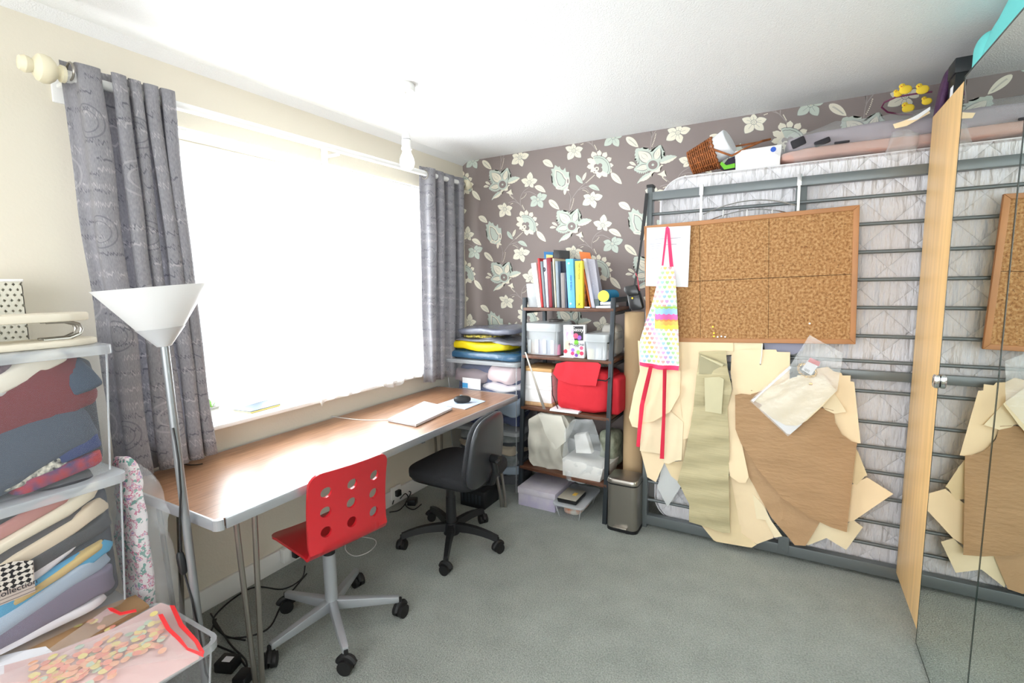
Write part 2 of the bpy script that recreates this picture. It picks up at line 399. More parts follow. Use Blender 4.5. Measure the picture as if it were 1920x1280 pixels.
def flower(cx, cy, tips, c, w=35):
    for ti, (tx, ty) in enumerate(tips):
        C = Vector((cx, cy)); T = Vector((tx, ty)); L = (T-C).length
        la = 2+ti*.3; D_ = (T-C).normalized(); K = C+D_*L*.12
        mo(la, 4, leafp(K-D_*3, T+D_*4, w*L/105+2.5, w*L/105+2.5)); mo(la+.15, c, leafp(K, T, w*L/105, w*L/105)); mo(la+.16, c, leafp(K+D_*L*.2, C+D_*L*.8, w*L/105*.95, w*L/105*.95, serr=5, n=4))
        mo(4.2, 4, strip([C, C+(T-C)*.6], 2.5))
    mo(5, 4, circ(cx, cy, 24)); mo(6, c, circ(cx, cy, 20)); mo(7, 4, circ(cx, cy, 11)); mo(8, 0, circ(cx, cy, 8))
flower(585, 655, [(490, 620), (480, 722), (612, 758), (698, 622), (600, 575)], 0)
flower(385, 130, [(293, 95), (378, 52), (482, 103), (462, 205), (320, 230)], 0)
flower(805, 1145, [(708, 1120), (710, 1222), (860, 1245), (918, 1100), (840, 1068)], 1)
flower(700, 945, [(715, 826), (598, 912), (800, 920), (640, 992), (748, 1005)], 0)
# peony
for cx, cy, r in [(566, 240, 30), (560, 305, 26), (588, 345, 20), (604, 178, 32), (662, 158, 26), (722, 178, 28), (766, 226, 26), (785, 290, 24), (762, 345, 34), (720, 382, 34), (660, 392, 32)]:
    d = Vector((cx-650, cy-290)).normalized(); mo(2, 0, circ(cx, cy, r)); mo(2, 0, leafp((cx-d.x*40, cy-d.y*40), (cx+d.x*(r+9), cy+d.y*(r+9)), r*.9, r*.9))
mo(3, 0, circ(655, 290, 92, 98, 20))
fan = lambda r, a0, a1: [Vector((648, 325))]+[Vector((648+r*math.cos(math.radians(a0+(a1-a0)*i/14)), 325+r*(1+.03*(i % 2))*math.sin(math.radians(a0+(a1-a0)*i/14)))) for i in range(15)]
mo(4, 4, fan(140, -112, 28)); mo(5, 1, fan(134, -112, 28)); mo(6, 4, fan(118, -110, 25)); mo(7, 1, fan(112, -110, 25))
mo(8, 2, circ(630, 302, 26)); mo(8, 2, circ(672, 292, 24)); mo(8, 2, circ(668, 340, 30)); mo(9, 0, circ(636, 330, 24)); mo(10, 2, circ(636, 330, 11)); mo(9, 0, circ(610, 362, 17)); mo(10, 2, circ(610, 362, 8))
# bud
V = lambda l: [Vector(p) for p in l]
mo(2, 1, V([(180, 286), (215, 312), (228, 300), (245, 335), (268, 345), (290, 316), (300, 362), (335, 362), (332, 400), (341, 430), (332, 500), (300, 555), (250, 562), (190, 535), (150, 490), (160, 470), (138, 440), (152, 420), (134, 390), (150, 370), (136, 330), (165, 328)]))
mo(3, 0, V([(182, 340), (225, 348), (262, 372), (285, 410), (312, 440), (300, 515), (250, 548), (205, 510), (178, 430)])); mo(4, 4, V([(192, 352), (225, 360), (258, 385), (278, 425), (300, 450), (290, 505), (250, 532), (212, 500), (190, 430)])); mo(5, 1, V([(198, 362), (225, 368), (252, 392), (272, 432), (292, 455), (282, 500), (250, 522), (218, 492), (198, 430)]))
mo(6, 0, circ(226, 536, 38, 20)); mo(7, 1, circ(230, 536, 24, 9)); mo(6, 0, circ(322, 462, 18, 40)); mo(7, 2, circ(320, 462, 8, 26)); mo(5, 0, leafp((292, 540), (285, 614), 18, 18)); mo(5, 0, leafp((292, 548), (338, 566), 14, 12)); mo(5, 0, leafp((300, 545), (325, 520), 10, 10))
# lotus
for A, B, w, iA, iB, iw in [((355, 945), (203, 788), 82, (345, 925), (228, 815), 50), ((365, 940), (432, 764), 62, (385, 905), (418, 795), 30), ((345, 965), (188, 992), 50, (325, 968), (212, 985), 28)]:
    mo(2, 1, leafp(A, B, w-4, w-4, serr=20, n=9)); mo(3, 4, leafp(iA, iB, iw+9, iw+9)); mo(4, 0, leafp(iA, iB, iw, iw)); A2 = Vector(iA)+(Vector(iB)-Vector(iA))*.3; B2 = Vector(iA)+(Vector(iB)-Vector(iA))*.8
    mo(5, 4, leafp(A2, B2, iw*.5, iw*.5)); mo(6, 0, leafp(A2, B2, iw*.42, iw*.42))
mo(7, 1, circ(362, 955, 62, n=20)); mo(8, 2, circ(362, 955, 44, n=18)); mo(9, 1, circ(362, 955, 12)); mo(4, 1, leafp((425, 940), (582, 888), 46, 2, serr=5, n=5)); mo(5, 0, leafp((425, 942), (582, 888), -2, 26, serr=4, n=5)); mo(4, 1, leafp((350, 1030), (220, 1130), 6, 26, serr=3, n=5)); mo(5, 0, leafp((350, 1035), (232, 1110), 30, -2, serr=3, n=5))
mo(6, 0, V([(460, 966), (440, 958), (415, 985), (385, 1010), (340, 1020), (330, 1050), (350, 1075), (352, 1045), (375, 1025), (405, 1030), (430, 1022), (428, 995), (440, 975)])); mo(5, 0, V([(403, 1050), (440, 1035), (470, 1012), (474, 1045), (492, 1078), (462, 1072), (458, 1088), (440, 1066)]))
pm = [mat('print_cream', (236, 230, 212), .75), mat('print_mint', (200, 209, 198), .75), mat('print_taupe', (143, 131, 128), .75), mat('print_stem', (170, 160, 156), .75), mat('print_outline', (142, 146, 142), .75)]
bmw = bmesh.new()
base2 = []
for l, c, p in motif:
    q = [wp(v[0], v[1]) for v in p]; base2.append((l, c, q))
DX, DZ = .5425, .336
for i in range(-2, 5):
    for j in range(-4, 5):
        ox, oz = i*DX, -i*DZ+j*2*DZ
        # skip cells wholly out of sight
        if 1.815+oz > 3.0 or 1.815+oz < .35: continue
        for kk, (l, c, q) in enumerate(base2):
            xs = [a+ox for a, b in q]; zs = [b+oz for a, b in q]
            if max(xs) < 0 or min(xs) > 2.7 or min(zs) > H or max(zs) < .55: continue
            t = [bmw.verts.new((a, -.0003-.00022*l-.0000035*kk, b)) for a, b in zip(xs, zs)]
            try: f = bmw.faces.new(t); f.material_index = c
            except Exception: pass
bmesh.ops.triangulate(bmw, faces=bmw.faces[:])
for co, no in (((.001, 0, 0), (-1, 0, 0)), ((0, 0, H-.001), (0, 0, 1)), ((2.72, 0, 0), (1, 0, 0))):
    bmesh.ops.bisect_plane(bmw, geom=bmw.verts[:]+bmw.edges[:]+bmw.faces[:], plane_co=co, plane_no=no, clear_outer=True)
for f in bmw.faces:
    if f.normal.y > 0: f.normal_flip()
pr = MB(); pr.bm.free(); pr.bm = bmw
pr.build('floral_print', pm, far, 0, kind='stuff')

# ================================================================= CURTAINS AND WINDOW DRESSING
def pole():
    t = thing('curtain_pole', 'long white curtain pole with cream turned finials above the window', 'curtain pole', (.12, -1.3, 2.13))
    a, b = Vector((.12, -2.43, 2.122)), Vector((.12, -.17, 2.148))
    MB().cyl(a, b, .0165, n=20).build('rod', m_white, t)
    mf = mat('cream_wood_finial', (232, 224, 196), .45)
    for p, s in ((a, -1), (b, 1)):
        M = Matrix.Translation(p) @ Matrix.Rotation(-s*math.pi/2, 4, 'X')
        sc = 1 if s < 0 else .85
        prof = [(0, -.004), (.026, -.004), (.027, .006), (.02, .01), (.02, .016), (.03, .022), (.041, .034), (.044, .048), (.04, .062), (.026, .072), (.02, .076), (.024, .084), (.026, .094), (.02, .106), (0, .11)]
        MB().lathe([(r*sc, z*sc) for r, z in prof], M).build('finial', mf, t)
    for yy in (-2.405, -1.3, -.22):
        MB().box(0, .012, yy-.02, yy+.02, 2.06, 2.17, .003).box(.01, .12, yy-.007, yy+.007, 2.108, 2.12, .002).build('bracket', m_white, t)
pole()
def curtain(name, label, y0, y1, zt, zb, folds, amp, x0, yb0, yb1, sway=0, seed=1, first=0):
    nu, nv = folds*16, 26
    t = thing(name, label, 'curtain', (x0, (y0+y1)/2, zb))
    bm = bmesh.new(); grid = []; uvs = {}
    cloth = 2.0
    for j in range(nv+1):
        tv = j/nv; z = zt+(zb-zt)*tv; row = []
        for i in range(nu+1):
            tu = i/nu
            # the folds are uneven: warp tu
            tw = tu+.02*math.sin(7*tu+seed)*math.sin(math.pi*tu)
            if first: tw = (tu/first/folds if tu < first else 1/folds+(tu-first)/(1-first)*(1-1/folds))
            ph = tw*folds*2*math.pi
            a = amp*(.75+.35*noise.noise(Vector((tu*4, seed, 0))))
            yy = (y0+(y1-y0)*tu)*(1-tv)+(yb0+(yb1-yb0)*tu)*tv
            xx = x0-a*math.cos(ph+.5*math.sin(tv*2.1+seed)*tv)*(1-.2*tv)+sway*tv*tv+.012*noise.noise(Vector((tu*9, tv*3, seed)))
            yy += .42*a*math.sin(2*ph)+.01*noise.noise(Vector((tu*7, tv*4, seed+5)))
            v = bm.verts.new((xx, yy, z + (.008*math.cos(ph) if j == 0 else 0))); uvs[v] = (tu*abs(y1-y0)*cloth*1.3, z); row.append(v)
        grid.append(row)
    uvl = bm.loops.layers.uv.new('UVMap')
    for j in range(nv):
        for i in range(nu):
            f = bm.faces.new((grid[j][i], grid[j+1][i], grid[j+1][i+1], grid[j][i+1]))
            for lp in f.loops: lp[uvl].uv = uvs[lp.vert]
    mb = MB(); mb.bm.free(); mb.bm = bm
    o = mb.build('cloth', m_curtain, t, 180)
    so = o.modifiers.new('s', 'SOLIDIFY'); so.thickness = .0016
    for i in range(folds):
        if 0 < i < folds-1: continue
        yy = y0+.012 if i == 0 else y1-.02
        R = MB(); ring = [Vector((x0+.0, yy, 2.135))+Vector((math.cos(a)*.027, 0, math.sin(a)*.027)) for a in [k*math.pi/8 for k in range(16)]]
        R.tube(ring, .0035, 6, closed=True).build('eyelet', m_steel, t)
    return t
curtain('curtain', 'grey handwriting-print eyelet curtain gathered left of the window, behind the floor lamp', -2.425, -2.11, 2.168, .735, 5, .052, .128, -2.40, -2.06, .0, 2, .36)
curtain('curtain', 'grey handwriting-print eyelet curtain gathered in the corner right of the window', -.615, -.165, 2.185, .775, 4, .045, .12, -.66, -.21, .0, 5)
# sheer net
def net():
    t = bmesh.new(); nu, nv = 150, 14; g = []
    for j in range(nv+1):
        tv = j/nv; row = []
        for i in range(nu+1):
            tu = i/nu; y = -1.52+tu*1.2
            hem = .855 if y < -1.5 else .80+.035*abs(math.sin((y+1.5)*5.2))+.012*math.sin(y*21)
            z = 2.065+(hem-2.065)*tv
            x = .022+.011*math.sin(y*70)*(.5+.5*tv)+.075*max(0, (tv-.8)/.2)
            row.append(t.verts.new((x, y, z)))
        g.append(row)
    for j in range(nv):
        for i in range(nu): t.faces.new((g[j][i], g[j+1][i], g[j+1][i+1], g[j][i+1]))
    mb = MB(); mb.bm.free(); mb.bm = t
    r = thing('net_curtain', 'sheer white net curtain hanging over the right part of the window', 'net curtain', (.03, -1, .8))
    mb.build('net', m_net, r, 180)
    MB().cyl((.02, -2.27, 2.068), (.02, -.33, 2.068), .006, n=8).build('track', m_white, r)
net()

# pendant
p0 = Vector((.607, -1.332, 0))
t = thing('pendant_light', 'white ceiling pendant with a bare bulb on a short flex', 'ceiling light', (p0.x, p0.y, 2.35))
Mt = Matrix.Translation((p0.x, p0.y, 0))
MB().lathe([(0, 2.35), (.05, 2.35), (.05, 2.325), (.046, 2.318), (.008, 2.316), (.006, 2.305), (0, 2.305)], Mt).build('ceiling_rose', m_white, t)
MB().cyl((p0.x, p0.y, 2.31), (p0.x, p0.y, 2.13), .0028, n=8).build('flex', m_white, t)
MB().lathe([(0, 2.14), (.014, 2.137), (.019, 2.12), (.019, 2.106), (.021, 2.104), (.022, 2.07), (.025, 2.068), (.025, 2.06), (0, 2.06)], Mt).build('lamp_holder', m_white, t)
MB().lathe([(.0195, 2.1065), (.0205, 2.1065), (.0205, 2.1035), (.0195, 2.1035)], Mt).build('holder_seam', m_rack, t)
m_bulb = mat('lit_pearl_bulb', (255, 252, 246), .3, emit=1.2)
MB().lathe([(.019, 2.06), (.021, 2.045), (.028, 2.03), (.0335, 2.015), (.035, 2.0), (.032, 1.985), (.024, 1.973), (.012, 1.967), (0, 1.966)], Mt).build('bulb', m_bulb, t)

# ================================================================= DESK
DH = .70
t = thing('desk', 'long wood-laminate desk with silver edging and hairpin legs under the window', 'desk', (.36, -1.4, 0))
top = MB().box(.035, .682, -2.372, -.428, DH-.026, DH); top.build('desktop', m_lam, t)
eb = MB()
for q in ((.682, .692, -2.35, -.445), (.026, .035, -2.35, -.445)): eb.box(q[0], q[1], q[2], q[3], DH-.034, DH+.001, .002)
for q in ((.05, .668, -2.382, -2.372), (.05, .668, -.428, -.418)): eb.box(q[0], q[1], q[2], q[3], DH-.034, DH+.001, .002)
for cx, cy, a0 in ((.667, -2.357, -90), (.667, -.443, 0), (.051, -.443, 90), (.051, -2.357, 180)):
    n = 6
    for k in range(n):
        a, b = math.radians(a0+90*k/n), math.radians(a0+90*(k+1)/n); P = []
        for r in (.0, .025): P += [(cx+r*math.cos(a), cy+r*math.sin(a)), (cx+r*math.cos(b), cy+r*math.sin(b))]
        q = [P[0], P[2], P[3]]
        eb.hexa([(x, y, DH-.034) for x, y in q], [(x, y, DH+.0008) for x, y in q])
eb.build('edge_band', mat('silver_edging', (176, 178, 182), .35, metal=.5), t)
for (ax, ay), (bx, by), (fx, fy) in (((.655, -2.30), (.655, -2.235), (.60, -2.235)), ((.655, -.77), (.66, -.70), (.668, -.60)), ((.075, -2.27), (.10, -2.20), (.06, -2.23)), ((.08, -.55), (.12, -.50), (.06, -.48))):
    MB().tube([(ax, ay, DH-.03), (fx-.012, fy-.006, .02), (fx-.011, fy-.006, 0)], .0095, 10).tube([(bx, by, DH-.03), (fx+.012, fy+.006, .02), (fx+.011, fy+.006, 0)], .0095, 10).build('leg', m_steel, t)
MB().box(.04, .67, -1.37, -1.35, DH-.05, DH-.027).box(.1, .6, -2.31, -2.24, DH-.031, DH-.026).box(.1, .6, -.78, -.7, DH-.031, DH-.026).build('underframe', m_grey_metal, t)
# things on the desk
lp = [at(*q, 'z', DH+.016) for q in ((727, 785), (795, 752), (848, 764), (780, 795))]
t = thing('laptop', 'closed slim white laptop lying on the desk left of the mouse', 'laptop', (lp[0].x, lp[0].y, DH+.001))
MB().prism([(p.x, p.y, DH+.0015) for p in lp], (0, 0, .009), .002).build('base', mat('laptop_silver', (205, 207, 210), .3, metal=.5), t)
MB().prism([(p.x, p.y, DH+.011) for p in lp], (0, 0, .006), .002).build('lid', mat('laptop_white', (238, 240, 243), .25), t)
mp = [at(*q, 'z', DH+.003) for q in ((820, 758), (868, 742), (910, 752), (872, 767))]
MB().prism([(p.x, p.y, DH+.0012) for p in mp], (0, 0, .003)).build('mouse_mat', mat('pale_blue_mat', (176, 192, 214), .6, rgb2=(202, 212, 226), vscale=20), None, label='pale blue mouse mat near the far end of the desk', cat='mouse mat')
c = at(867, 753, 'z', DH+.01)
t = thing('computer_mouse', 'small black mouse on the pale blue mat', 'mouse', (c.x, c.y, DH+.004))
MB().soft((c.x, c.y, DH+.026), (.06, .105, .044), .8, rz=-.9).build('shell', m_black, t)
MB().soft((c.x-.018, c.y+.014, DH+.046), (.007, .02, .008), .8, rz=-.9, n=6).build('scroll_wheel', m_grey_metal, t)
def cable(name, pts, r, m, label, cat='cable', group=None, ax='z', v=.005, raw=False):
    P = [Vector(p) if raw else at(p[0], p[1], ax, p[2] if len(p) > 2 else v) for p in pts]; Q = []
    for i in range(len(P)-1):
        a, b, c_, d = P[max(i-1, 0)], P[i], P[i+1], P[min(i+2, len(P)-1)]
        for k in range(6):
            s = k/6; Q.append(.5*((2*b)+(c_-a)*s+(2*a-5*b+4*c_-d)*s*s+(3*b-a-3*c_+d)*s**3))
    Q.append(P[-1])
    return MB().tube(Q, r, 6).build(name, m, None, label=label, cat=cat, group=group)
m_wc = mat('white_cable', (232, 232, 230), .5)
cable('laptop_cable', [(617, 779), (640, 783), (680, 787), (720, 787), (732, 785)], .0022, m_wc, 'thin white cable running along the desk to the laptop', v=DH+.0035)
cable('usb_lead', [(340, 868), (352, 871), (368, 871), (380, 869)], .0022, m_black, 'short black plug lead lying on the near end of the desk', v=DH+.004)
q = at(384, 868, 'z', DH+.004)
# ================================================================= WINDOW SILL THINGS
def leaf3(mb, base, tip, w, sag=0, th=.001):
    A = Vector(base); B = Vector(tip); d = B-A; side = d.cross(Vector((0, 0, 1)))
    side = side.normalized() if side.length > 1e-5 else Vector((1, 0, 0)); t = bmesh.new(); n = 7; L, R, C = [], [], []
    for i in range(n+1):
        s = i/n; ww = w*math.sin(math.pi*min(1, s*.92+.04))**.8; p = A+d*s+Vector((0, 0, 1))*(sag*math.sin(math.pi*s))
        L.append(t.verts.new(p+side*ww+Vector((0, 0, .15*ww)))); C.append(t.verts.new(p)); R.append(t.verts.new(p-side*ww+Vector((0, 0, .15*ww))))
    for i in range(n):
        t.faces.new((L[i], L[i+1], C[i+1], C[i])); t.faces.new((C[i], C[i+1], R[i+1], R[i]))
    return mb.add(t)
m_leaf = mat('fresh_green_leaf', (120, 178, 70), .45, var=.15, trans=0)
def potplant(name, label, c, h, r, potm, leaves):
    t = thing(name, label, 'plant', c); M = Matrix.Translation(c)
    MB().lathe([(0, 0), (r*.75, 0), (r*.78, .004), (r, h*.85), (r*1.06, h*.86), (r*1.08, h), (r*.98, h), (r*.93, h*.88), (0, h*.86)], M).build('pot', potm, t)
    MB().cyl((c[0], c[1], c[2]+h*.84), (c[0], c[1], c[2]+h*.9), r*.9, n=16).build('soil', mat('soil', (70, 52, 40), .9, bump=.6, bscale=80), t)
    for dx, dy, dz, w in leaves:
        b = Vector(c)+Vector((0, 0, h*.88))
        leaf3(MB(), b, b+Vector((dx, dy, dz)), w, .02).build('leaf', m_leaf, t, 60)
m_potg = mat('pale_green_pot', (190, 214, 190), .4); m_potw = mat('white_pot', (236, 238, 238), .35)
a = at(603, 738, 'z', .836); potplant('potted_orchid', 'pale green potted plant with one long leaf on the middle of the sill', (-.02, at(603, 730, 'x', -.02).y, .836), .075, .034, m_potg, [(.02, .10, .075, .013), (-.02, .06, .06, .012), (0, -.06, .03, .01), (.01, -.04, .045, .01), (.02, .02, .03, .012)])
potplant('potted_seedling', 'slim pale green pot with a small sprout at the right of the sill', (-.02, at(728, 705, 'x', -.02).y, .836), .085, .024, m_potg, [(0, .03, .035, .01), (0, -.03, .03, .01), (.01, .01, .04, .008)])
potplant('potted_succulent', 'clear glass jar with a rounded green leaf on the sill beside the left curtain', (.02, at(398, 780, 'x', .02).y, .836), .075, .032, mat('frosted_glass_jar', (226, 234, 230), .15, alpha=.5), [(.01, .03, .05, .022), (0, -.03, .04, .02), (.01, .05, .02, .018)])
bk = [at(*q, 'z', .845) for q in ((437, 768), (470, 772), (526, 757), (500, 750))]
t = thing('notebook', 'thin yellow-edged notebook with a dark cover lying on the sill', 'notebook', (bk[0].x, bk[0].y, .836))
MB().prism([(p.x, p.y, .8365) for p in bk], (0, 0, .007)).build('pages', mat('yellow_page_edge', (226, 206, 130), .6), t)
MB().prism([(p.x, p.y, .8438) for p in bk], (0, 0, .003)).build('cover', mat('slate_cover', (70, 84, 98), .5), t)
c = at(680, 705, 'x', -.02)
t = thing('spray_can_packet', 'pale blue plastic packet standing on the sill behind the net curtain', 'packet', (-.02, c.y, .836))
MB().soft((-.02, c.y, .836+.045), (.05, .13, .085), .6, amp=.01, seed=3).build('pouch', mat('pale_blue_packet', (176, 200, 222), .4), t)
MB().box(.006, .009, c.y-.05, c.y-.02, .88, .905).build('label_patch', mat('navy_patch', (80, 90, 120), .5), t)

# ================================================================= RED CHAIR
def bent_shell(W_, seatL, backH, rb, holes, th, f, org, lean=.12, er=.05):
    """one sheet of plywood: (u across, v along); org = bend corner centre on floor plan; f = unit facing vector"""
    F = Vector((f[0], f[1], 0)); S = Vector((-F.y, F.x, 0)); arc = rb*(math.pi/2-lean)
    tot = seatL+arc+backH
    def rr(n=6):
        pts = []
        for cu, cv, a0 in ((W_/2-er, er, -90), (W_/2-er, tot-er, 0), (-W_/2+er, tot-er, 90), (-W_/2+er, er, 180)):
            for k in range(n+1): a = math.radians(a0+90*k/n); pts.append((cu+er*math.cos(a), cv+er*math.sin(a), 0))
        return pts
    hs = [[(hu+.0215*math.cos(2*math.pi*k/16), hv+.0215*math.sin(2*math.pi*k/16), 0) for k in range(16)] for hu, hv in holes]
    def fn(p):
        u, v, w = p; w = w-th/2
        cup = .018*(2*u/W_)**2
        if v < seatL: s = seatL-v; P = Vector((0, 0, org[2]))+F*(s+rb)+Vector((0, 0, w+cup*.5-.03*max(0, (s-seatL*.75)/seatL)**1*1.2)); n_ = 0
        elif v < seatL+arc:
            a = (v-seatL)/rb; P = Vector((0, 0, org[2]+rb))+F*(rb-(rb-w)*math.sin(a))+Vector((0, 0, -(rb-w)*math.cos(a)))
            P += F*cup*.5*a/1.5
        else:
            a = math.pi/2-lean; d = v-seatL-arc
            P = Vector((0, 0, org[2]+rb))+F*(rb-(rb-w)*math.sin(a))+Vector((0, 0, -(rb-w)*math.cos(a)))+(F*-math.cos(a)+Vector((0, 0, math.sin(a))))*d+F*(cup+.012*math.sin(math.pi*d/backH))
        return P+S*(-u)+Vector((org[0], org[1], 0))
    return MB().poly(rr(), hs, th, (0, 0, 1), dice=.022, fn=fn), tot, arc
def caster(t, p, ang, m=m_blackm, r=.028):
    d = Vector((math.cos(ang), math.sin(ang), 0)); s = Vector((-d.y, d.x, 0)); c = Vector((p[0], p[1], r))
    b = MB().cyl(c+s*.004, c+s*.024, r, n=20).cyl(c-s*.004, c-s*.024, r, n=20)
    o = b.build('caster', m, t)
    h = MB(); 
    pts = [c+s*0+Vector((math.cos(a)*d.x*(r+.005), math.cos(a)*d.y*(r+.005), math.sin(a)*(r+.005))) for a in [math.radians(20+18*k) for k in range(9)]]
    h.tube(pts, .013, 8)
    h.cyl(c, c+Vector((0, 0, r+.03)), .008, n=10)
    h.build('caster_hood', m, o)
rc = Vector((.60, -1.90, 0)); face = Vector((-.985, .17, 0)).normalized()
t = thing('swivel_chair', 'red swivel chair with round holes in its back at the desk', 'chair', rc)
mbs, tot, arc = bent_shell(.342, .30, .30, .055, [(u, .30+.055*1.45+v) for u in (-.105, 0, .105) for v in (.055, .135, .215)], .011, face, rc-face*.155+Vector((0, .018, .405)))
mbs.build('seat_shell', m_red, t)
m_sil = mat('silver_paint', (172, 176, 180), .35, metal=.4)
MB().cyl(rc+Vector((0, 0, .11)), rc+Vector((0, 0, .33)), .026, n=24).build('column', m_sil, t)
MB().cyl(rc+Vector((0, 0, .33)), rc+Vector((0, 0, .345)), .024, n=20).cyl(rc+Vector((0, 0, .345)), rc+Vector((0, 0, .402)), .013, n=16).box(rc.x-.06, rc.x+.06, rc.y-.05, rc.y+.05, .385, .4, .004).build('gas_lift', m_black, t)
MB().cyl(rc+Vector((0, 0, .085)), rc+Vector((0, 0, .125)), .031, n=24).build('hub', m_sil, t)
for px, py in ((.565, -2.16), (.835, -2.04), (.80, -1.715), (.475, -1.65), (.335, -1.925)):
    d = Vector((px-rc.x, py-rc.y, 0)); L = d.length; d.normalize(); s = Vector((-d.y, d.x, 0)); up = Vector((0, 0, 1))
    a = rc+d*.02; b = rc+d*L
    a0 = [a+s*.017+up*.085, a-s*.017+up*.085, a-s*.017+up*.13, a+s*.017+up*.13]; b0 = [b+s*.012+up*.068, b-s*.012+up*.068, b-s*.012+up*.094, b+s*.012+up*.094]
    MB().hexa(a0, b0, .004).build('base_arm', m_sil, t)
    caster(t, (px+d.x*.004, py+d.y*.004), math.atan2(d.y, d.x)+.9)

# ================================================================= BLACK CHAIR
bc = Vector((.635, -1.112, 0))
t = thing('office_chair', 'black upholstered typist chair at the far half of the desk', 'chair', bc)
m_bf = mat('black_chair_fabric', (38, 39, 42), .9, bump=.4, bscale=200); m_bp = mat('dark_grey_plastic', (52, 54, 58), .38)
MB().soft((.70, -1.115, .45), (.44, .43, .075), .42, n=18).build('seat', m_bf, t)
MB().soft((.70, -1.115, .425), (.42, .41, .045), .42, n=14).build('seat_pan', m_black, t)
R = Matrix.Rotation(.10, 4, 'Y')
Mb = Matrix.Translation((.905, -1.155, .60)) @ Matrix.Rotation(.16, 4, 'Z') @ R @ Matrix.Rotation(math.pi/2, 4, 'Y')
def padb(dx, sz, m, name):
    g = bmesh.new(); bmesh.ops.create_uvsphere(g, u_segments=40, v_segments=16, radius=1); sg = lambda v, p: math.copysign(abs(v)**p, v)
    for v in g.verts:
        x_, y_, z_ = v.co; q = math.hypot(x_, y_); ca, sa = (x_/q, y_/q) if q > 1e-6 else (1, 0)
        X = sg(ca, .55)*sg(q, .5)*sz[0]/2; Y = sg(sa, .55)*sg(q, .5)*sz[1]/2; Z = sg(z_, .6)*sz[2]/2
        Y *= 1-.22*(-X/sz[0]+.5)*(1 if X < 0 else .6)*.8      # narrower at the top (local -X is up)
        v.co = (X, Y, Z+dx-.22*(Y*Y)+.0)
    return MB().add(g, Mb).build(name, m, t, 60)
padb(-.014, (.34, .44, .05), m_bf, 'backrest'); padb(.010, (.35, .45, .038), m_bp, 'backrest_shell')
sp = MB(); sp.tube([(.72, -1.12, .40), (.85, -1.13, .395), (.93, -1.15, .42), (.955, -1.155, .48), (.94, -1.155, .56)], .017, 10); sp.build('back_stem', m_black, t)
kb = MB(); kb.cyl((.935, -1.155, .55), (.985, -1.16, .55), .022, n=12).cyl((.97, -1.13, .55), (.985, -1.19, .55), .008, n=8); kb.build('adjusting_knob', m_black, t)
MB().box(.56, .74, -1.19, -1.04, .385, .412, .008).build('mechanism', m_black, t)
MB().tube([(.66, -1.04, .395), (.64, -.93, .39), (.63, -.88, .40)], .006, 8).build('lever', m_black, t)
MB().cyl(bc+Vector((0, 0, .1)), bc+Vector((0, 0, .27)), .03, .026, n=20).cyl(bc+Vector((0, 0, .27)), bc+Vector((0, 0, .39)), .024, n=20).build('column', m_black, t)
MB().cyl(bc+Vector((0, 0, .06)), bc+Vector((0, 0, .125)), .045, .036, n=20).build('hub', m_black, t)
for px, py in ((.435, -1.295), (.785, -1.365), (.912, -1.075), (.665, -.84), (.37, -.955)):
    d = Vector((px-bc.x, py-bc.y, 0)); L = d.length; d.normalize(); s = Vector((-d.y, d.x, 0)); mb = MB(); prev = None
    for k in range(7):
        q = k/6; c = bc+d*(.02+(L-.02)*q)+Vector((0, 0, .098+.012*math.sin(q*2)-.034*q**2.2)); w = .022-.008*q; h_ = .021-.006*q
        ring = [c+s*w-Vector((0, 0, h_)), c-s*w-Vector((0, 0, h_)), c-s*w*.7+Vector((0, 0, h_)), c+s*w*.7+Vector((0, 0, h_))]
        if prev: mb.hexa(prev, ring)
        prev = ring
    mb.build('base_arm', m_black, t, 60); caster(t, (px, py), math.atan2(d.y, d.x)+1.1, r=.026)

# ================================================================= FLOOR LAMP
b0, b1 = Vector((.612, -2.412, 0)), Vector((.547, -2.414, 1.43))
ld = (b1-b0); ll = ld.length; ldn = ld.normalized(); q = Vector((0, 0, 1)).rotation_difference(ldn).to_matrix().to_4x4(); ML = Matrix.Translation(b0) @ q
zb = ll-.178; apx = b0+ldn*zb; tilt = Vector((-.035, -.075, 1)).normalized()
MS = Matrix.Translation(apx) @ Vector((0, 0, 1)).rotation_difference(tilt).to_matrix().to_4x4()
t = thing('floor_lamp', 'torchiere floor lamp with a white cone shade in front of the left curtain', 'lamp', b0)
m_shade = mat('white_frosted_shade', (240, 240, 240), .35)
n_ = m_shade.node_tree; trn = n_.nodes.new('ShaderNodeBsdfTranslucent'); trn.inputs[0].default_value = (.95, .95, .95, 1); mx = n_.nodes.new('ShaderNodeMixShader'); mx.inputs[0].default_value = .5
n_.links.new(n_.nodes['Principled BSDF'].outputs[0], mx.inputs[1]); n_.links.new(trn.outputs[0], mx.inputs[2]); n_.links.new(mx.outputs[0], n_.nodes['Material Output'].inputs[0])
MB().lathe([(.018, 0), (.062, .055), (.147, .178), (.144, .178), (.059, .057), (.016, .004)], MS, 48).build('shade', m_shade, t, 60)
MB().lathe([(.019, -.002), (.0645, .055), (.063, .055), (.0175, 0)], MS, 40).build('shade_cup', mat('pale_grey_cup', (205, 206, 208), .4), t, 60)
MB().lathe([(.012, .012), (.012, zb+.01), (0, zb+.01)], ML, 18).build('pole', m_grey_metal, t)
MB().lathe([(0, 0), (.09, 0), (.092, .006), (.085, .012), (.02, .018), (.014, .035), (0, .035)], Matrix.Translation(b0), 40).build('base', m_grey_metal, t)
cp = lambda z, dx=0.0, dy=0.0: tuple(b0+ldn*z+Vector((dx, dy, 0)))
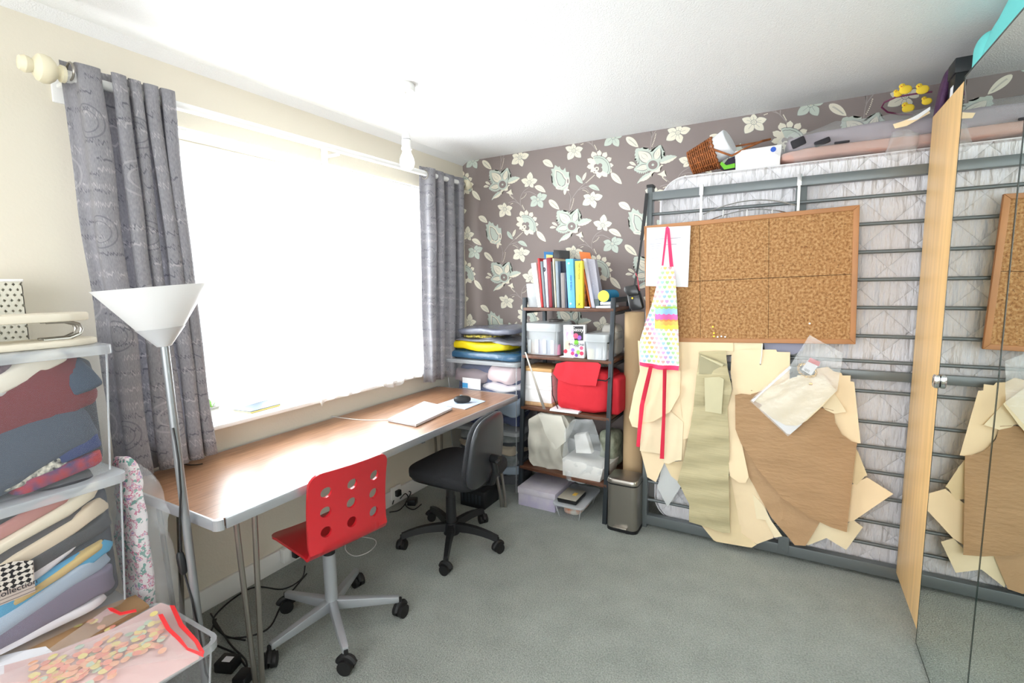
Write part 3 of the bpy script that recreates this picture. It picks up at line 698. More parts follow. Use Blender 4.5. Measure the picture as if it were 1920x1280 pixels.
MB().tube([cp(1.0, .012, -.01), cp(.96, .022, -.012), cp(.9, .03, -.014), cp(.8, .024, -.015), cp(.7, .0, -.018), cp(.6, -.02, -.016), cp(.52, -.018, -.014), cp(.45, .005, -.014), cp(.34, .03, -.014), cp(.2, .03, -.01), (.65, -2.39, .03), (.66, -2.28, .006)], .0032, 6).build('cord', m_black, t)
MB().soft(cp(.56, -.018, -.018), (.022, .022, .075), .6, n=8, ry=-.2).build('switch', m_black, t)

# ================================================================= LADDER SHELF
t = thing('ladder_shelf', 'charcoal metal shelf unit with four dark wooden boards against the floral wallpaper', 'shelf unit', (1.01, -.25, 0))
xl, xr = .712, 1.312
def fy(z, s=0): return (-.355-.10*(1.335-z)/1.335) if s == 0 else (-.375-.135*(1.335-z)/1.335)
legw = .013
for s, xx in ((0, xl), (1, xr)):
    a = Vector((xx, fy(0, s), 0)); b = Vector((xx, fy(1.335, s), 1.335))
    MB().hexa([a+Vector((-legw, -.011, 0)), a+Vector((legw, -.011, 0)), a+Vector((legw, .011, 0)), a+Vector((-legw, .011, 0))], [b+Vector((-legw, -.011, 0)), b+Vector((legw, -.011, 0)), b+Vector((legw, .011, 0)), b+Vector((-legw, .011, 0))], .002).build('front_upright', m_rack, t)
    MB().box(xx-legw, xx+legw, -.075, -.053, 0, 1.335, .002).build('rear_upright', m_rack, t)
    MB().box(xx-legw, xx+legw, b.y, -.06, 1.305, 1.335, .002).build('top_rail', m_rack, t)
BZ = [1.262, .955, .620, .226]
for zc in BZ:
    yl, yr = fy(zc, 0)-.012, fy(zc, 1)-.012
    MB().hexa([(xl-.005, yl, zc-.011), (xr+.005, yr, zc-.011), (xr+.005, -.05, zc-.011), (xl-.005, -.05, zc-.011)], [(xl-.005, yl, zc+.009), (xr+.005, yr, zc+.009), (xr+.005, -.05, zc+.009), (xl-.005, -.05, zc+.009)], .0015).build('board', m_walnut, t)
    MB().box(xl-.01, xl+.01, yl+.02, -.06, zc-.03, zc-.012).box(xr-.01, xr+.01, yr+.02, -.06, zc-.03, zc-.012).box(xl, xr, -.075, -.06, zc-.03, zc-.012).build('side_rail', m_rack, t)
S1 = BZ[0]+.0095; S2 = BZ[1]+.0095; S3 = BZ[2]+.0095; S4 = BZ[3]+.0095
def zpx(px, py): return 970+px/8, 440+py/8
def slab(name, quad, y, dep, m, label, cat, zfloor=None, px=zpx, group=None, bev=.0012, parent=None, dyl=0):
    P = [at(*px(*q), 'y', y) for q in quad]
    if zfloor is not None:
        zs = sorted(range(4), key=lambda i: P[i].z)[:2]
        for i in zs: P[i].z = zfloor
    mb = MB().prism(P, (0, dep, 0), bev)
    return mb.build(name, m, parent, label=label, cat=cat, group=group) if parent is None else mb.build(name, m, parent)
G1 = 'books and files on the top shelf'
YB = -.35
BK = [  # name, quad TL TR BR BL (8x zoom), depth, colour, label, cat
 ('magazine_file', [(135, 735), (262, 728), (300, 1070), (165, 1070)], .2, m_clear_rim, 'frosted grey plastic magazine file at the left end of the top shelf', 'file'),
 ('binder', [(205, 430), (278, 418), (356, 1085), (305, 1090)], .2, mat('white_spine', (232, 231, 226), .5), 'thick white binder leaning left on the top shelf', 'binder'),
 ('folder', [(300, 352), (330, 350), (386, 1080), (360, 1083)], .21, mat('bright_red_board', (188, 44, 46), .5), 'bright red thin folder beside the thick white binder', 'folder'),
 ('book', [(342, 400), (376, 398), (428, 1080), (398, 1083)], .2, mat('mid_grey_board', (120, 128, 134), .5), 'mid grey book right of the bright red folder', 'book'),
 ('file', [(388, 375), (434, 365), (470, 1082), (440, 1085)], .2, mat('lavender_white_board', (206, 204, 222), .5), 'lavender-white file with a black knot on its spine', 'file'),
 ('book', [(436, 346), (500, 340), (524, 1080), (482, 1083)], .21, mat('burgundy_board', (134, 26, 44), .5), 'burgundy book right of the lavender-white file', 'book'),
 ('book', [(498, 402), (528, 400), (560, 1082), (530, 1083)], .19, mat('black_board', (40, 38, 40), .5), 'plain black book right of the burgundy book', 'book'),
 ('book', [(526, 352), (545, 352), (584, 1083), (566, 1084)], .2, mat('cream_board', (222, 212, 178), .5), 'very thin cream book beside the plain black book', 'book'),
 ('book', [(566, 396), (606, 394), (634, 1084), (592, 1086)], .19, mat('blue_grey_board', (138, 150, 160), .5), 'blue-grey book in front of the tall black portfolio', 'book'),
 ('ring_binder', [(610, 396), (728, 394), (742, 1085), (640, 1086)], .15, mat('midnight_board', (26, 36, 54), .5), 'midnight blue ring binder behind two short books', 'binder'),
 ('ring_binder', [(724, 364), (836, 358), (868, 1098), (766, 1102)], .23, mat('sky_blue_board', (98, 176, 236), .4), 'sky blue ring binder with white rivets', 'binder'),
 ('book', [(866, 394), (972, 390), (984, 1092), (882, 1096)], .2, mat('bright_yellow_board', (246, 224, 66), .45), 'bright yellow thick book with black title on its spine', 'book'),
 ('notebook', [(988, 545), (1010, 560), (1040, 1080), (986, 1083)], .15, mat('tiger_print_board', (226, 120, 20), .5, rgb2=(60, 34, 20), vscale=16), 'orange and black tiger-print notebook right of the yellow book', 'notebook'),
]
BO = {}
for n_, (nm, qd, dep, mm, lb, ct) in enumerate(BK):
    yb = YB-(.03 if 'sky blue' in lb or 'yellow thick' in lb else 0) + (.04 if 'midnight' in lb else 0)
    BO[lb[:10]] = slab(nm, qd, yb, dep, mm, lb, ct, S1+.0005, group=G1)
for nm, qd, mm, lb in (('book', [(648, 572), (704, 570), (716, 1085), (664, 1086)], mat('taupe_board', (140, 132, 130), .5), 'short taupe book between the blue-grey book and the sky blue binder'), ('book', [(706, 566), (730, 565), (746, 1085), (722, 1086)], mat('dusk_board', (64, 72, 92), .5), 'short thin navy book touching the sky blue binder')):
    slab(nm, qd, YB-.03, .065, mm, lb, 'book', S1+.0005, group=G1)
slab('portfolio', [(543, 226), (778, 240), (775, 900), (560, 900)], -.125, .012, mat('gloss_black_board', (28, 27, 29), .3), 'tall black portfolio standing behind the books', 'folder', S1+.0005, group=G1)
slab('folder', [(397, 254), (534, 258), (545, 900), (420, 900)], -.118, .008, mat('ocean_blue_board', (34, 112, 170), .5), 'tall blue folder at the back of the top shelf, left of the black portfolio', 'folder', S1+.0005, group=G1)
slab('folder', [(432, 296), (530, 304), (540, 900), (445, 900)], -.132, .006, mat('straw_board', (206, 198, 120), .5), 'straw-coloured folder in front of the tall blue folder', 'folder', S1+.0005, group=G1)
slab('folder', [(925, 252), (1090, 268), (1250, 1000), (1100, 1000)], -.14, .004, mat('orange_board', (222, 116, 44), .5), 'tall orange folder leaning at the back of the top shelf', 'folder', S1+.0005, group=G1)
slab('folder', [(952, 380), (972, 380), (1106, 1090), (1086, 1092)], YB-.005, .2, mat('rust_board', (206, 104, 44), .5), 'thin rust-orange folder leaning left against the yellow book', 'folder', S1+.0005, group=G1)
slab('paper_stack', [(985, 362), (1030, 354), (1165, 1085), (1112, 1090)], YB+.0, .19, mat('lilac_paper', (198, 196, 208), .7), 'leaning bundle of printed grey papers right of the rust-orange folder', 'papers', S1+.0005, group=G1)
slab('paper_stack', [(1034, 356), (1160, 372), (1262, 900), (1168, 1060)], YB+.03, .004, mat('printed_paper', (188, 186, 198), .7, rgb2=(204, 203, 214), vscale=60, stretch=(1, 1, 8)), 'front sheet of printed paper beside the leaning grey bundle', 'papers', S1+.0005, group=G1)
m_ink = mat('dark_ink', (34, 36, 48), .6); m_inkw = mat('faint_ink', (190, 174, 60), .6); m_inkb = mat('blue_ink', (40, 86, 160), .6)
for key, s_, px_, py_, sz_, mm in (('bright yel', 'Public Art Practice', 928, 550, .0125, m_ink), ('bright yel', 'X', 925, 1045, .028, m_ink), ('bright yel', 'SERIES', 930, 940, .012, m_inkw), ('sky blue r', 'paper & fabric', 806, 720, .016, m_inkb)):
    o = BO[key]; p = at(*zpx(px_, py_), 'y', YB-.0312); Rt = RX90 if s_ == 'X' else Matrix.Rotation(0, 4, 'Y') @ RX90 @ Matrix.Rotation(-math.pi/2, 4, 'Z')
    text('lettering', s_, (p.x, p.y, p.z), sz_, mm, o, Rt)
for py_ in (428, 1032):
    p = at(*zpx(772+(28 if py_ > 500 else 0), py_), 'y', YB-.03); MB().cyl((p.x, p.y+.001, p.z), (p.x, p.y-.0015, p.z), .006, n=12).build('rivet', m_white, BO['sky blue r'])
p = at(*zpx(408, 520), 'y', YB); MB().tube([(p.x+.005*math.cos(a), YB-.003, p.z+.012*math.sin(a)) for a in [k*math.pi/6 for k in range(12)]], .0025, 6, closed=True).build('cord_knot', m_black, BO['lavender-w'])
# small things right end of the top shelf
c = at(1134, 556, 'y', -.36)
t = thing('pencil_case', 'tube pencil case in blue with a yellow round end on the top shelf', 'pencil case', (c.x, -.3, S1+.033))
MB().lathe([(0, 0), (.032, .0), (.036, .004), (.036, .19), (.03, .196), (0, .197)], Matrix.Translation((c.x-.004, -.37, S1+.036+.036)) @ Matrix.Rotation(-math.pi/2+.0, 4, 'X') @ Matrix.Rotation(0, 4, 'Z'), 24).build('tube', mat('azure_fabric', (28, 132, 176), .8), t)
MB().cyl((c.x-.004, -.3725, S1+.072), (c.x-.004, -.3705, S1+.072), .0345, n=24).build('end_cap', mat('yellow_fabric', (244, 220, 88), .8), t)
slab('notepad', [(1178, 1070), (1395, 1060), (1400, 1095), (1176, 1100)], -.365, .16, m_paper, 'stack of white notepads under the tube pencil case', 'notepad', S1+.0005)
slab('notepad', [(1240, 1008), (1400, 1002), (1400, 1050), (1244, 1050)], -.36, .15, mat('pale_pad', (214, 216, 220), .6), 'grey-white pad on top of the notepads under the pencil case', 'notepad', None)
slab('tape_box', [(1132, 970), (1225, 965), (1225, 1070), (1150, 1095)], -.345, .08, mat('green_grey_plastic', (78, 92, 94), .5), 'small green-grey box between the papers and the pencil case', 'box', S1+.0005)
c = at(1102, 576, 'y', -.37)
t = thing('white_clip', 'small white suction hook hanging on the front of the top board', 'hook', (c.x, -.37, c.z))
MB().cyl((c.x-.02, -.372, c.z), (c.x+.016, -.372, c.z), .004, n=8).build('bar', m_white, t); MB().soft((c.x-.002, -.374, c.z-.012), (.012, .008, .016), .9, n=6).build('knob', m_white, t)

# shelf 2
def clearbox(name, label, x0, x1, y0, y1, z0, z1, cat='storage box', lidz=.02, taper=.012, m=m_clear, mr=m_clear_rim, group=None, th=.0025, feet=True):
    t = thing(name, label, cat, ((x0+x1)/2, (y0+y1)/2, z0), group)
    mb = MB(); b = taper
    C0 = [(x0+b, y0+b), (x1-b, y0+b), (x1-b, y1-b), (x0+b, y1-b)]; C1 = [(x0, y0), (x1, y0), (x1, y1), (x0, y1)]
    def rr(c, rad, n=4):
        (a0, b0_), _, (a1, b1_), _ = c; out = []
        for cx, cy, s in ((a1-rad, b0_+rad, -90), (a1-rad, b1_-rad, 0), (a0+rad, b1_-rad, 90), (a0+rad, b0_+rad, 180)):
            for k in range(n+1): a = math.radians(s+90*k/n); out.append((cx+rad*math.cos(a), cy+rad*math.sin(a)))
        return out
    rad = min(.03, (x1-x0)*.12)
    A = rr(C0, rad); B = rr(C1, rad); g = bmesh.new()
    va = [g.verts.new((x, y, z0)) for x, y in A]; vb = [g.verts.new((x, y, z1)) for x, y in B]; n = len(va)
    for i in range(n): g.faces.new((va[i], va[(i+1) % n], vb[(i+1) % n], vb[i]))
    g.faces.new(va[::-1])
    ob_ = mb.add(g).build('body', m, t, 50)
    ce = MB()
    for kk in (2, 8, 12, 17):
        ce.tube([Vector((A[kk][0], A[kk][1], z0)), Vector((B[kk][0], B[kk][1], z1))], .0028, 5)
    ce.build('corner_edge', mr, ob_)
    ob_.children[0]['kind'] = 'stuff'
    if lidz:
        rim = rr([(x0-.012, y0-.012), 0, (x1+.012, y1+.012), 0], rad+.01)
        MB().hexa([(x, y, z1-.006) for x, y in rim], [(x, y, z1+lidz) for x, y in rim], .003).build('lid', mr, t)
    else:
        R1 = rr([(x0-.014, y0-.014), 0, (x1+.014, y1+.014), 0], rad+.012)
        for zz in (0,):
            h_ = MB(); g = bmesh.new(); o1 = [g.verts.new((x, y, z1+.002)) for x, y in R1]; i1 = [g.verts.new((x, y, z1+.002)) for x, y in B]; o0 = [g.verts.new((x, y, z1-.02)) for x, y in R1]
            for i in range(n):
                j = (i+1) % n; g.faces.new((i1[i], i1[j], o1[j], o1[i])); g.faces.new((o1[i], o1[j], o0[j], o0[i]))
            h_.add(g).build('rim', mr, t, 50)
    return t
def bp2(px, py, y): return at(px, py, 'y', y)
m_cb = mat('milky_plastic', (230, 236, 240), .2, alpha=.55)
a, b = bp2(983, 640, -.35), bp2(1050, 640, -.35)
tb = clearbox('craft_box', 'milky two-tier clip box full of pastel supplies on the left of the second shelf', a.x+.012, b.x-.012, -.36, -.14, S2+.001, S2+.16, 'craft box', .045, .008, m_cb, m_cb)
for k in range(4): MB().box(a.x+.03+k*.055, a.x+.055+k*.055, -.363, -.357, S2+.01, S2+.1, .002).build('rib', m_cb, tb)
MB().box(b.x-.012, b.x-.004, -.27, -.24, S2+.13, S2+.17, .002).box(a.x+.002, a.x+.01, -.27, -.24, S2+.13, S2+.17, .002).build('clip', m_clear_rim, tb)
random.seed(3)
for k, c3 in enumerate([(244, 190, 120), (200, 170, 226), (170, 190, 226), (236, 160, 190), (226, 226, 170), (190, 150, 214), (150, 176, 216)]):
    cx = a.x+.045+(k % 4)*.06; cy = -.32+(k//4)*.08
    MB().cyl((cx, cy, S2+.004), (cx, cy, S2+.07+.02*(k % 3)), .022, n=12).build('paint_tub', mat('pastel_%d' % k, c3, .5), None, label='pastel %s tub inside the milky two-tier clip box' % ['orange', 'lilac', 'periwinkle blue', 'pink', 'yellow', 'violet', 'steel blue'][k], cat='tub', group='tubs inside the milky clip box')
a, b = bp2(1098, 650, -.40), bp2(1140, 650, -.40)
tb = clearbox('craft_box', 'smaller clear clip box with a black catch on the right of the second shelf', a.x+.006, b.x+.0, -.425, -.14, S2+.001, S2+.115, 'craft box', .04, .008, m_cb, m_cb)
MB().box(b.x-.004, b.x+.008, -.41, -.38, S2+.1, S2+.14, .002).build('catch', m_black, tb)
for k, c3 in enumerate([(240, 226, 160), (236, 236, 240), (238, 234, 236), (150, 170, 230)]):
    cx = a.x+.03+(k % 3)*.045
    MB().cyl((cx, -.38+.06*(k//3), S2+.004), (cx, -.38+.06*(k//3), S2+.06+.01*(k % 2)), .018, n=12).build('thread_reel', mat('reel_%d' % k, c3, .5), None, label='small %s reel inside the smaller clip box' % ['pale yellow', 'white', 'off-white', 'blue'][k], cat='thread reel', group='reels inside the smaller clip box')
a = at(1182, 655, 'y', -.2)
MB().soft((1.24, -.17, S2+.1), (.11, .16, .19), .5, amp=.01, seed=4).build('fabric_bundle', mat('oat_cloth', (208, 204, 196), .9), None, label='pale cloth bundle at the right end of the second shelf', cat='bundle')
cq = at(1040, 640, 'y', -.14)
MB().cyl((cq.x, -.115, S2+.001), (cq.x, -.115, S2+.215), .05, n=20).build('storage_tub', mat('smoky_tub', (110, 104, 100), .4, alpha=.8), None, label='smoky tub at the back of the second shelf', cat='tub')
# craft pack standing on second shelf
def pq(px, py): return 970+px/9.143, 590+py/9.143
P = [at(*pq(*q_), 'y', -.385) for q_ in ((790, 175), (1160, 175), (1145, 712), (795, 700))]
for i in (2, 3): P[i].z = S2+.001
t = thing('craft_pack', 'boxed craft pack printed with pink, purple and green balloons on the second shelf', 'craft pack', (P[3].x, -.385, S2))
MB().prism(P, (0, .03, 0), .001).build('carton', m_paper, t)
def patch(pts, m, name, y=-.3865, th=.0006):
    Q = [at(*pq(*q_), 'y', y) for q_ in pts]; return MB().poly(Q, (), th, (0, -1, 0)).build(name, m, t, 0)
patch([(955, 195), (1130, 195), (1128, 440), (980, 440)], mat('pack_black', (38, 38, 42), .4), 'black_panel')
patch([(808, 205), (945, 200), (975, 430), (810, 440)], mat('pack_photo', (186, 160, 196), .5, rgb2=(240, 226, 226), vscale=30), 'photo_panel')
patch([(812, 450), (900, 445), (895, 590), (812, 590)], mat('pack_skin', (226, 190, 176), .5), 'photo_panel_lower')
for cx, cy, r, c3 in [(1002, 362, 42, (240, 84, 120)), (1064, 392, 36, (146, 92, 190)), (1010, 474, 38, (124, 200, 62)), (825, 625, 32, (226, 56, 78)), (950, 602, 30, (160, 112, 206)), (945, 662, 30, (230, 70, 120)), (1040, 640, 32, (150, 210, 96)), (1098, 570, 30, (236, 96, 130)), (1102, 662, 32, (232, 60, 96)), (1010, 692, 28, (120, 74, 170))]:
    patch([(cx+r*math.cos(2*math.pi*k/16), cy+r*1.1*math.sin(2*math.pi*k/16)) for k in range(16)], mat('balloon_%d_%d' % (c3[0], c3[1]), c3, .4), 'printed_balloon', -.3875, .0006)
p = at(*pq(1040, 255), 'y', -.3885); text('title_lettering', 'Sassy', p, .034, m_white, t, RX90, .0003)
p = at(*pq(1010, 510), 'y', -.388); text('title_lettering', 'BALLOONS', p, .02, m_ink, t, RX90, .0003)
p = at(*pq(1010, 545), 'y', -.388); text('title_lettering', 'TYPE', p, .016, m_ink, t, RX90, .0003)
Q = [at(*pq(*q_), 'z', S2+.001) for q_ in ((725, 722), (795, 700), (990, 712), (960, 738))]
MB().prism(Q, (0, 0, .002)).build('card', m_paper, None, label='white card lying under the balloon craft pack', cat='card')

# shelf 3
def box3(name, label, px0, py0, px1, py1, y, dep, m, zb=None, cat='box', lidm=None, group=None, bev=.002):
    a = at(px0, py0, 'y', y); b = at(px1, py1, 'y', y); z0 = zb if zb is not None else b.z
    t = thing(name, label, cat, ((a.x+b.x)/2, y, z0), group)
    if lidm: 
        MB().box(a.x, b.x, y, y+dep, z0, a.z-.022, bev).build('carton', m, t); MB().box(a.x-.004, b.x+.004, y-.005, y+dep+.003, a.z-.022, a.z, bev).build('lid', lidm, t)
    else: MB().box(a.x, b.x, y, y+dep, z0, a.z, bev).build('carton', m, t)
    return t, a, b
m_wb = mat('white_card_box', (240, 238, 238), .55)
S3y = -.375
tr_ = box3('wooden_tray', 'shallow raw-wood tray under the two white boxes on the third shelf', 979, 751, 1036, 766, S3y-.005, .25, mat('raw_wood', (190, 152, 112), .6, var=.12, stretch=(8, 1, 1)), S3+.0005, 'tray')
zt_ = tr_[1].z+.001
b1_ = box3('gift_box', 'lower of the two white boxes on the left of the third shelf', 981, 721, 1034, 752, S3y, .22, m_wb, zt_, lidm=m_wb)
box3('gift_box', 'upper white box with a brown card top on the left of the third shelf', 982, 688, 1034, 719, S3y, .22, m_wb, b1_[1].z+.001, lidm=mat('brown_card_lid', (206, 164, 110), .6))
# red bag
m_rb = mat('red_canvas', (206, 32, 46), .8, bump=.35, bscale=25)
x0_, x1_ = at(1036, 730, 'y', -.44).x, at(1163, 730, 'y', -.44).x
t = thing('cool_bag', 'bright red fabric bag with a front flap stuffed onto the third shelf', 'bag', ((x0_+x1_)/2, -.3, S3))
MB().soft(((x0_+x1_)/2-.03, -.30, S3+.135), ((x1_-x0_)-.08, .27, .262), .3, amp=.016, fr=7, seed=2, n=26).build('bag_body', m_rb, t, 60)
fp = [at(*q_, 'y', -.455) for q_ in ((1042, 682), (1060, 678), (1120, 680), (1126, 684), (1117, 724), (1075, 722), (1045, 712), (1036, 700))]
MB().poly(fp, (), .004, (0, -1, 0), dice=.03, fn=lambda p: (p.x, p.y+.008*noise.noise(Vector((p.x*14, p.z*10, 1)))+.012, p.z)).build('front_flap', mat('red_canvas_flap', (212, 40, 54), .8, bump=.3, bscale=25), t, 60)
MB().tube([at(1034, 704, 'y', -.43), at(1036, 740, 'y', -.447), at(1046, 766, 'y', -.44)], .003, 6).build('black_trim', m_black, t)
MB().tube([at(1120, 712, 'y', -.455), at(1136, 714, 'y', -.45), at(1143, 708, 'y', -.44)], .004, 6).build('black_trim', m_black, t)
MB().box(x1_-.09, x1_-.012, -.42, -.2, S3+.01, S3+.235, .02, 3).build('side_pocket', m_rb, t)
for k in range(2): MB().box(.93, 1.12, -.455+.006*k, -.24, S3+.0008+.006*k, S3+.0058+.006*k).build('paper_pad', m_paper, None, label='white paper pad lying under the red bag, %s of two' % ('lower' if k == 0 else 'upper'), cat='paper pad', group='pads under the red bag')
# rule leaning
A_, B_ = at(985, 660, 'y', -.43), at(1020, 767, 'y', -.465)
t = thing('metal_rule', 'long narrow steel rule leaning in front of the white boxes', 'ruler', B_)
MB().prism([A_+Vector((-.005, 0, 0)), A_+Vector((.004, 0, 0)), B_+Vector((.012, 0, 0)), B_+Vector((-.008, 0, 0))], (0, .003, 0)).build('blade', m_steel, t)

# shelf 4
m_tote = mat('natural_canvas', (206, 202, 190), .9, bump=.2, bscale=14)
qz = lambda px, py: (900+px/4.572, 740+py/4.572)
P = [at(*qz(*q_), 'y', -.44) for q_ in ((415, 210), (500, 160), (700, 180), (760, 260), (700, 430), (705, 660), (600, 672), (450, 660), (408, 540))]
t = thing('tote_bag', 'beige canvas tote bag slumped on the left of the lowest shelf board', 'bag', (P[7].x, -.4, S4))
for p_ in P: p_.z = max(p_.z, S4+.002)
mb = MB().poly(P, (), .11, (0, 1, 0), dice=.018, fn=lambda p: (p.x, p.y+.035*noise.noise(Vector((p.x*10, p.z*9, 4)))+.014*noise.noise(Vector((p.x*28, p.z*16, 4)))+.02*((p.z-.4)/.2)**2, p.z)); mb.build('bag_body', m_tote, t, 70)
F_ = [at(*qz(*q_), 'y', -.458) for q_ in ((500, 165), (700, 182), (740, 290), (735, 400), (640, 480), (560, 320))]
MB().poly(F_, (), .004, (0, -1, 0), dice=.03, fn=lambda p: (p.x, p.y+.015*noise.noise(Vector((p.x*12, p.z*9, 7))), p.z)).build('folded_flap', mat('canvas_flap', (214, 210, 198), .9), t, 70)
q0 = at(*qz(622, 205), 'y', -.462); MB().cyl(q0+Vector((0, .004, 0)), q0, .008, n=12).build('eyelet', m_black, t)
P = [at(*qz(*q_), 'y', -.475) for q_ in ((706, 545), (1055, 640), (1022, 768), (708, 706))]
t = thing('carton_in_bag', 'white carton wrapped in a clear polythene bag on the right of the lowest board', 'carton', (P[3].x, -.4, S4))
MB().hexa([P[3], P[2], P[2]+Vector((.02, .26, 0)), P[3]+Vector((.0, .28, 0))], [P[0], P[1], P[1]+Vector((.02, .26, 0)), P[0]+Vector((0, .28, 0))], .003).build('carton', mat('off_white_card', (226, 224, 220), .6), t)
P2 = [at(*qz(*q_), 'y', -.40) for q_ in ((805, 345), (905, 330), (958, 505), (822, 500))]
MB().prism(P2, (0, .05, 0), .004).build('inner_packet', mat('soft_white_packet', (232, 230, 226), .6), t)
pb = [at(*qz(*q_), 'y', -.482) for q_ in ((700, 560), (720, 300), (790, 215), (960, 215), (1062, 500), (1040, 700), (880, 770), (710, 720))]
MB().poly(pb, (), .003, (0, -1, 0), dice=.02, fn=lambda p: (p.x, p.y+.025*noise.noise(Vector((p.x*22, p.z*22, 2)))+.012, p.z)).build('polythene', m_bag, t, 70)
MB().soft((1.25, -.2, S4+.13), (.12, .2, .24), .5, amp=.02, seed=8).build('patterned_cushion', mat('leaf_print_cloth', (176, 180, 160), .9, rgb2=(120, 130, 112), vscale=18), None, label='leaf-print cloth bundle at the right end of the lowest board', cat='bundle')
MB().soft((.85, -.17, S3-.03-.11), (.2, .15, .15), .5, amp=.02, seed=18).soft((1.03, -.15, S4+.09), (.3, .15, .15), .5, amp=.02, seed=11).build('fabric_pile', mat('grey_cloth', (120, 118, 116), .9), None, label='grey cloth pile behind the beige tote bag', cat='fabric')
# under the shelf
P = [at(*qz(*q_), 'y', -.53) for q_ in ((345, 775), (670, 855), (655, 992), (348, 930))]
t = thing('shoe_box', 'lilac marbled lidded box on the carpet under the shelf', 'box', (P[3].x, -.5, 0))
m_li = mat('lilac_marbled_card', (204, 198, 208), .6, rgb2=(188, 180, 204), vscale=14)
x0_, x1_ = .735, .995; yf = lambda x: -.545+(-.0)*(x)
MB().box(x0_, x1_, -.525, -.20, 0.001, .118, .002).build('box_body', m_li, t); MB().box(x0_-.003, x1_+.003, -.529, -.196, .082, .122, .002).build('box_lid', mat('lilac_marbled_lid', (208, 202, 210), .6, rgb2=(196, 188, 204), vscale=14), t)
t = clearbox('sandwich_tub', 'small clear plastic tub on the carpet beside the lilac box', 1.01, 1.19, -.575, -.26, .001, .088, 'tub', .006, .02)
MB().soft((1.1, -.42, .035), (.12, .22, .05), .6, amp=.01, seed=6).build('tub_contents', mat('orange_beads', (206, 120, 70), .7, rgb2=(196, 190, 180), vscale=25), t)
t = thing('button_tray', 'black tray with a clear lid and gold buttons on top of the clear tub', 'tray', (1.11, -.5, .095))
MB().hexa([(1.03, -.56, .0955), (1.15, -.56, .0955), (1.15, -.40, .0955), (1.03, -.40, .0955)], [(1.025, -.565, .12), (1.155, -.565, .12), (1.155, -.395, .12), (1.025, -.395, .12)], .006).build('tray', m_black, t)
MB().box(1.03, 1.15, -.56, -.40, .1205, .128, .003).build('lid', mat('smoky_lid', (168, 162, 150), .25), t); MB().box(1.10, 1.125, -.50, -.46, .1285, .131, .001).build('gold_patch', mat('gold_patch', (222, 180, 80), .4), t)
# pedal bin
t = thing('pedal_bin', 'brushed steel pedal bin on the carpet between the shelf and the bed frame', 'bin', (1.425, -.48, 0))
def rrect(x0, x1, y0, y1, r, z, n=6): 
    return [(cx+r*math.cos(math.radians(s+90*k/n)), cy+r*math.sin(math.radians(s+90*k/n)), z) for cx, cy, s in ((x1-r, y0+r, -90), (x1-r, y1-r, 0), (x0+r, y1-r, 90), (x0+r, y0+r, 180)) for k in range(n+1)]
bx = (1.338, 1.515, -.565, -.395)
MB().hexa(rrect(*bx, .035, .018), rrect(*bx, .035, .275)).build('body', m_steel, t)
MB().hexa(rrect(bx[0]-.002, bx[1]+.002, bx[2]-.002, bx[3]+.002, .036, 0), rrect(bx[0]-.002, bx[1]+.002, bx[2]-.002, bx[3]+.002, .036, .018)).build('foot_ring', m_black, t)
MB().hexa(rrect(bx[0], bx[1], bx[2], bx[3], .035, .275), rrect(bx[0], bx[1], bx[2], bx[3], .035, .284)).build('lid_seal', m_black, t)
MB().hexa(rrect(bx[0]-.004, bx[1]+.004, bx[2]-.006, bx[3]+.002, .038, .284), rrect(bx[0]+.002, bx[1]-.002, bx[2], bx[3]-.004, .034, .31), .004).build('lid', m_steel, t)
MB().box(1.385, 1.465, -.59, -.555, .028, .036, .003).build('pedal', m_steel, t)
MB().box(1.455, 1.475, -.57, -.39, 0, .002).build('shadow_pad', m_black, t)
# paper roll
t = thing('paper_roll', 'tall brown paper roll standing behind the pedal bin', 'paper roll', (1.402, -.25, 0))
MB().cyl((1.402, -.25, 0), (1.402, -.25, 1.245), .058, n=36).build('roll', mat('roll_kraft', (198, 168, 128), .7, var=.03, vscale=3), t)
MB().tube([(1.402, -.25, 1.2455), (1.402+.045, -.25, 1.2455)], .002, 4).build('loose_edge', m_kraft, t)

# ================================================================= BED FRAME STANDING ON ITS END, MATTRESS
FY = -.43
t = thing('bed_frame', 'silver-grey slatted metal bed frame standing upright on its end against the wall', 'bed frame', (2.25, FY, 0))
m_bed = mat('grey_bed_metal', (112, 118, 120), .4, metal=.3)
XL, XR = 1.528, 2.98
MB().box(XL-.014, XL+.014, FY-.012, FY+.04, 0, 1.935, .003).build('side_rail', m_bed, t)
MB().box(XR-.014, XR+.014, FY-.012, FY+.04, 0, 1.935, .003).build('side_rail', m_bed, t)
MB().box(XL-.018, XL+.018, FY-.016, FY+.044, 1.93, 1.945, .003).build('post_cap', m_black, t)
MB().box(XL, XR, FY-.01, FY+.035, .02, .075, .003).build('end_rail', m_bed, t)
MB().box(XL, XR, FY-.01, FY+.035, 1.862, 1.905, .003).build('end_rail', m_bed, t)
MB().box(2.215, 2.262, FY+.012, FY+.036, .04, 1.88, .002).build('centre_rail', m_bed, t)
MB().box(XL, XR, FY-.004, FY+.022, .958, 1.0, .002).build('joint_rail', m_bed, t)
for zz in (1.788, 1.668, 1.543, 1.418, 1.291, 1.160, 1.042, .902, .758, .640, .520, .398, .275, .165):
    MB().cyl((XL+.01, FY+.008, zz), (XR-.01, FY+.008, zz), .0085, n=12).build('slat_bar', m_bed, t)
MB().box(2.215, 2.265, FY-.014, FY-.009, .035, .12, .002).cyl((2.24, FY-.016, .095), (2.24, FY-.012, .095), .006, n=10).cyl((2.24, FY-.016, .055), (2.24, FY-.012, .055), .006, n=10).build('bolt_plate', m_bed, t)
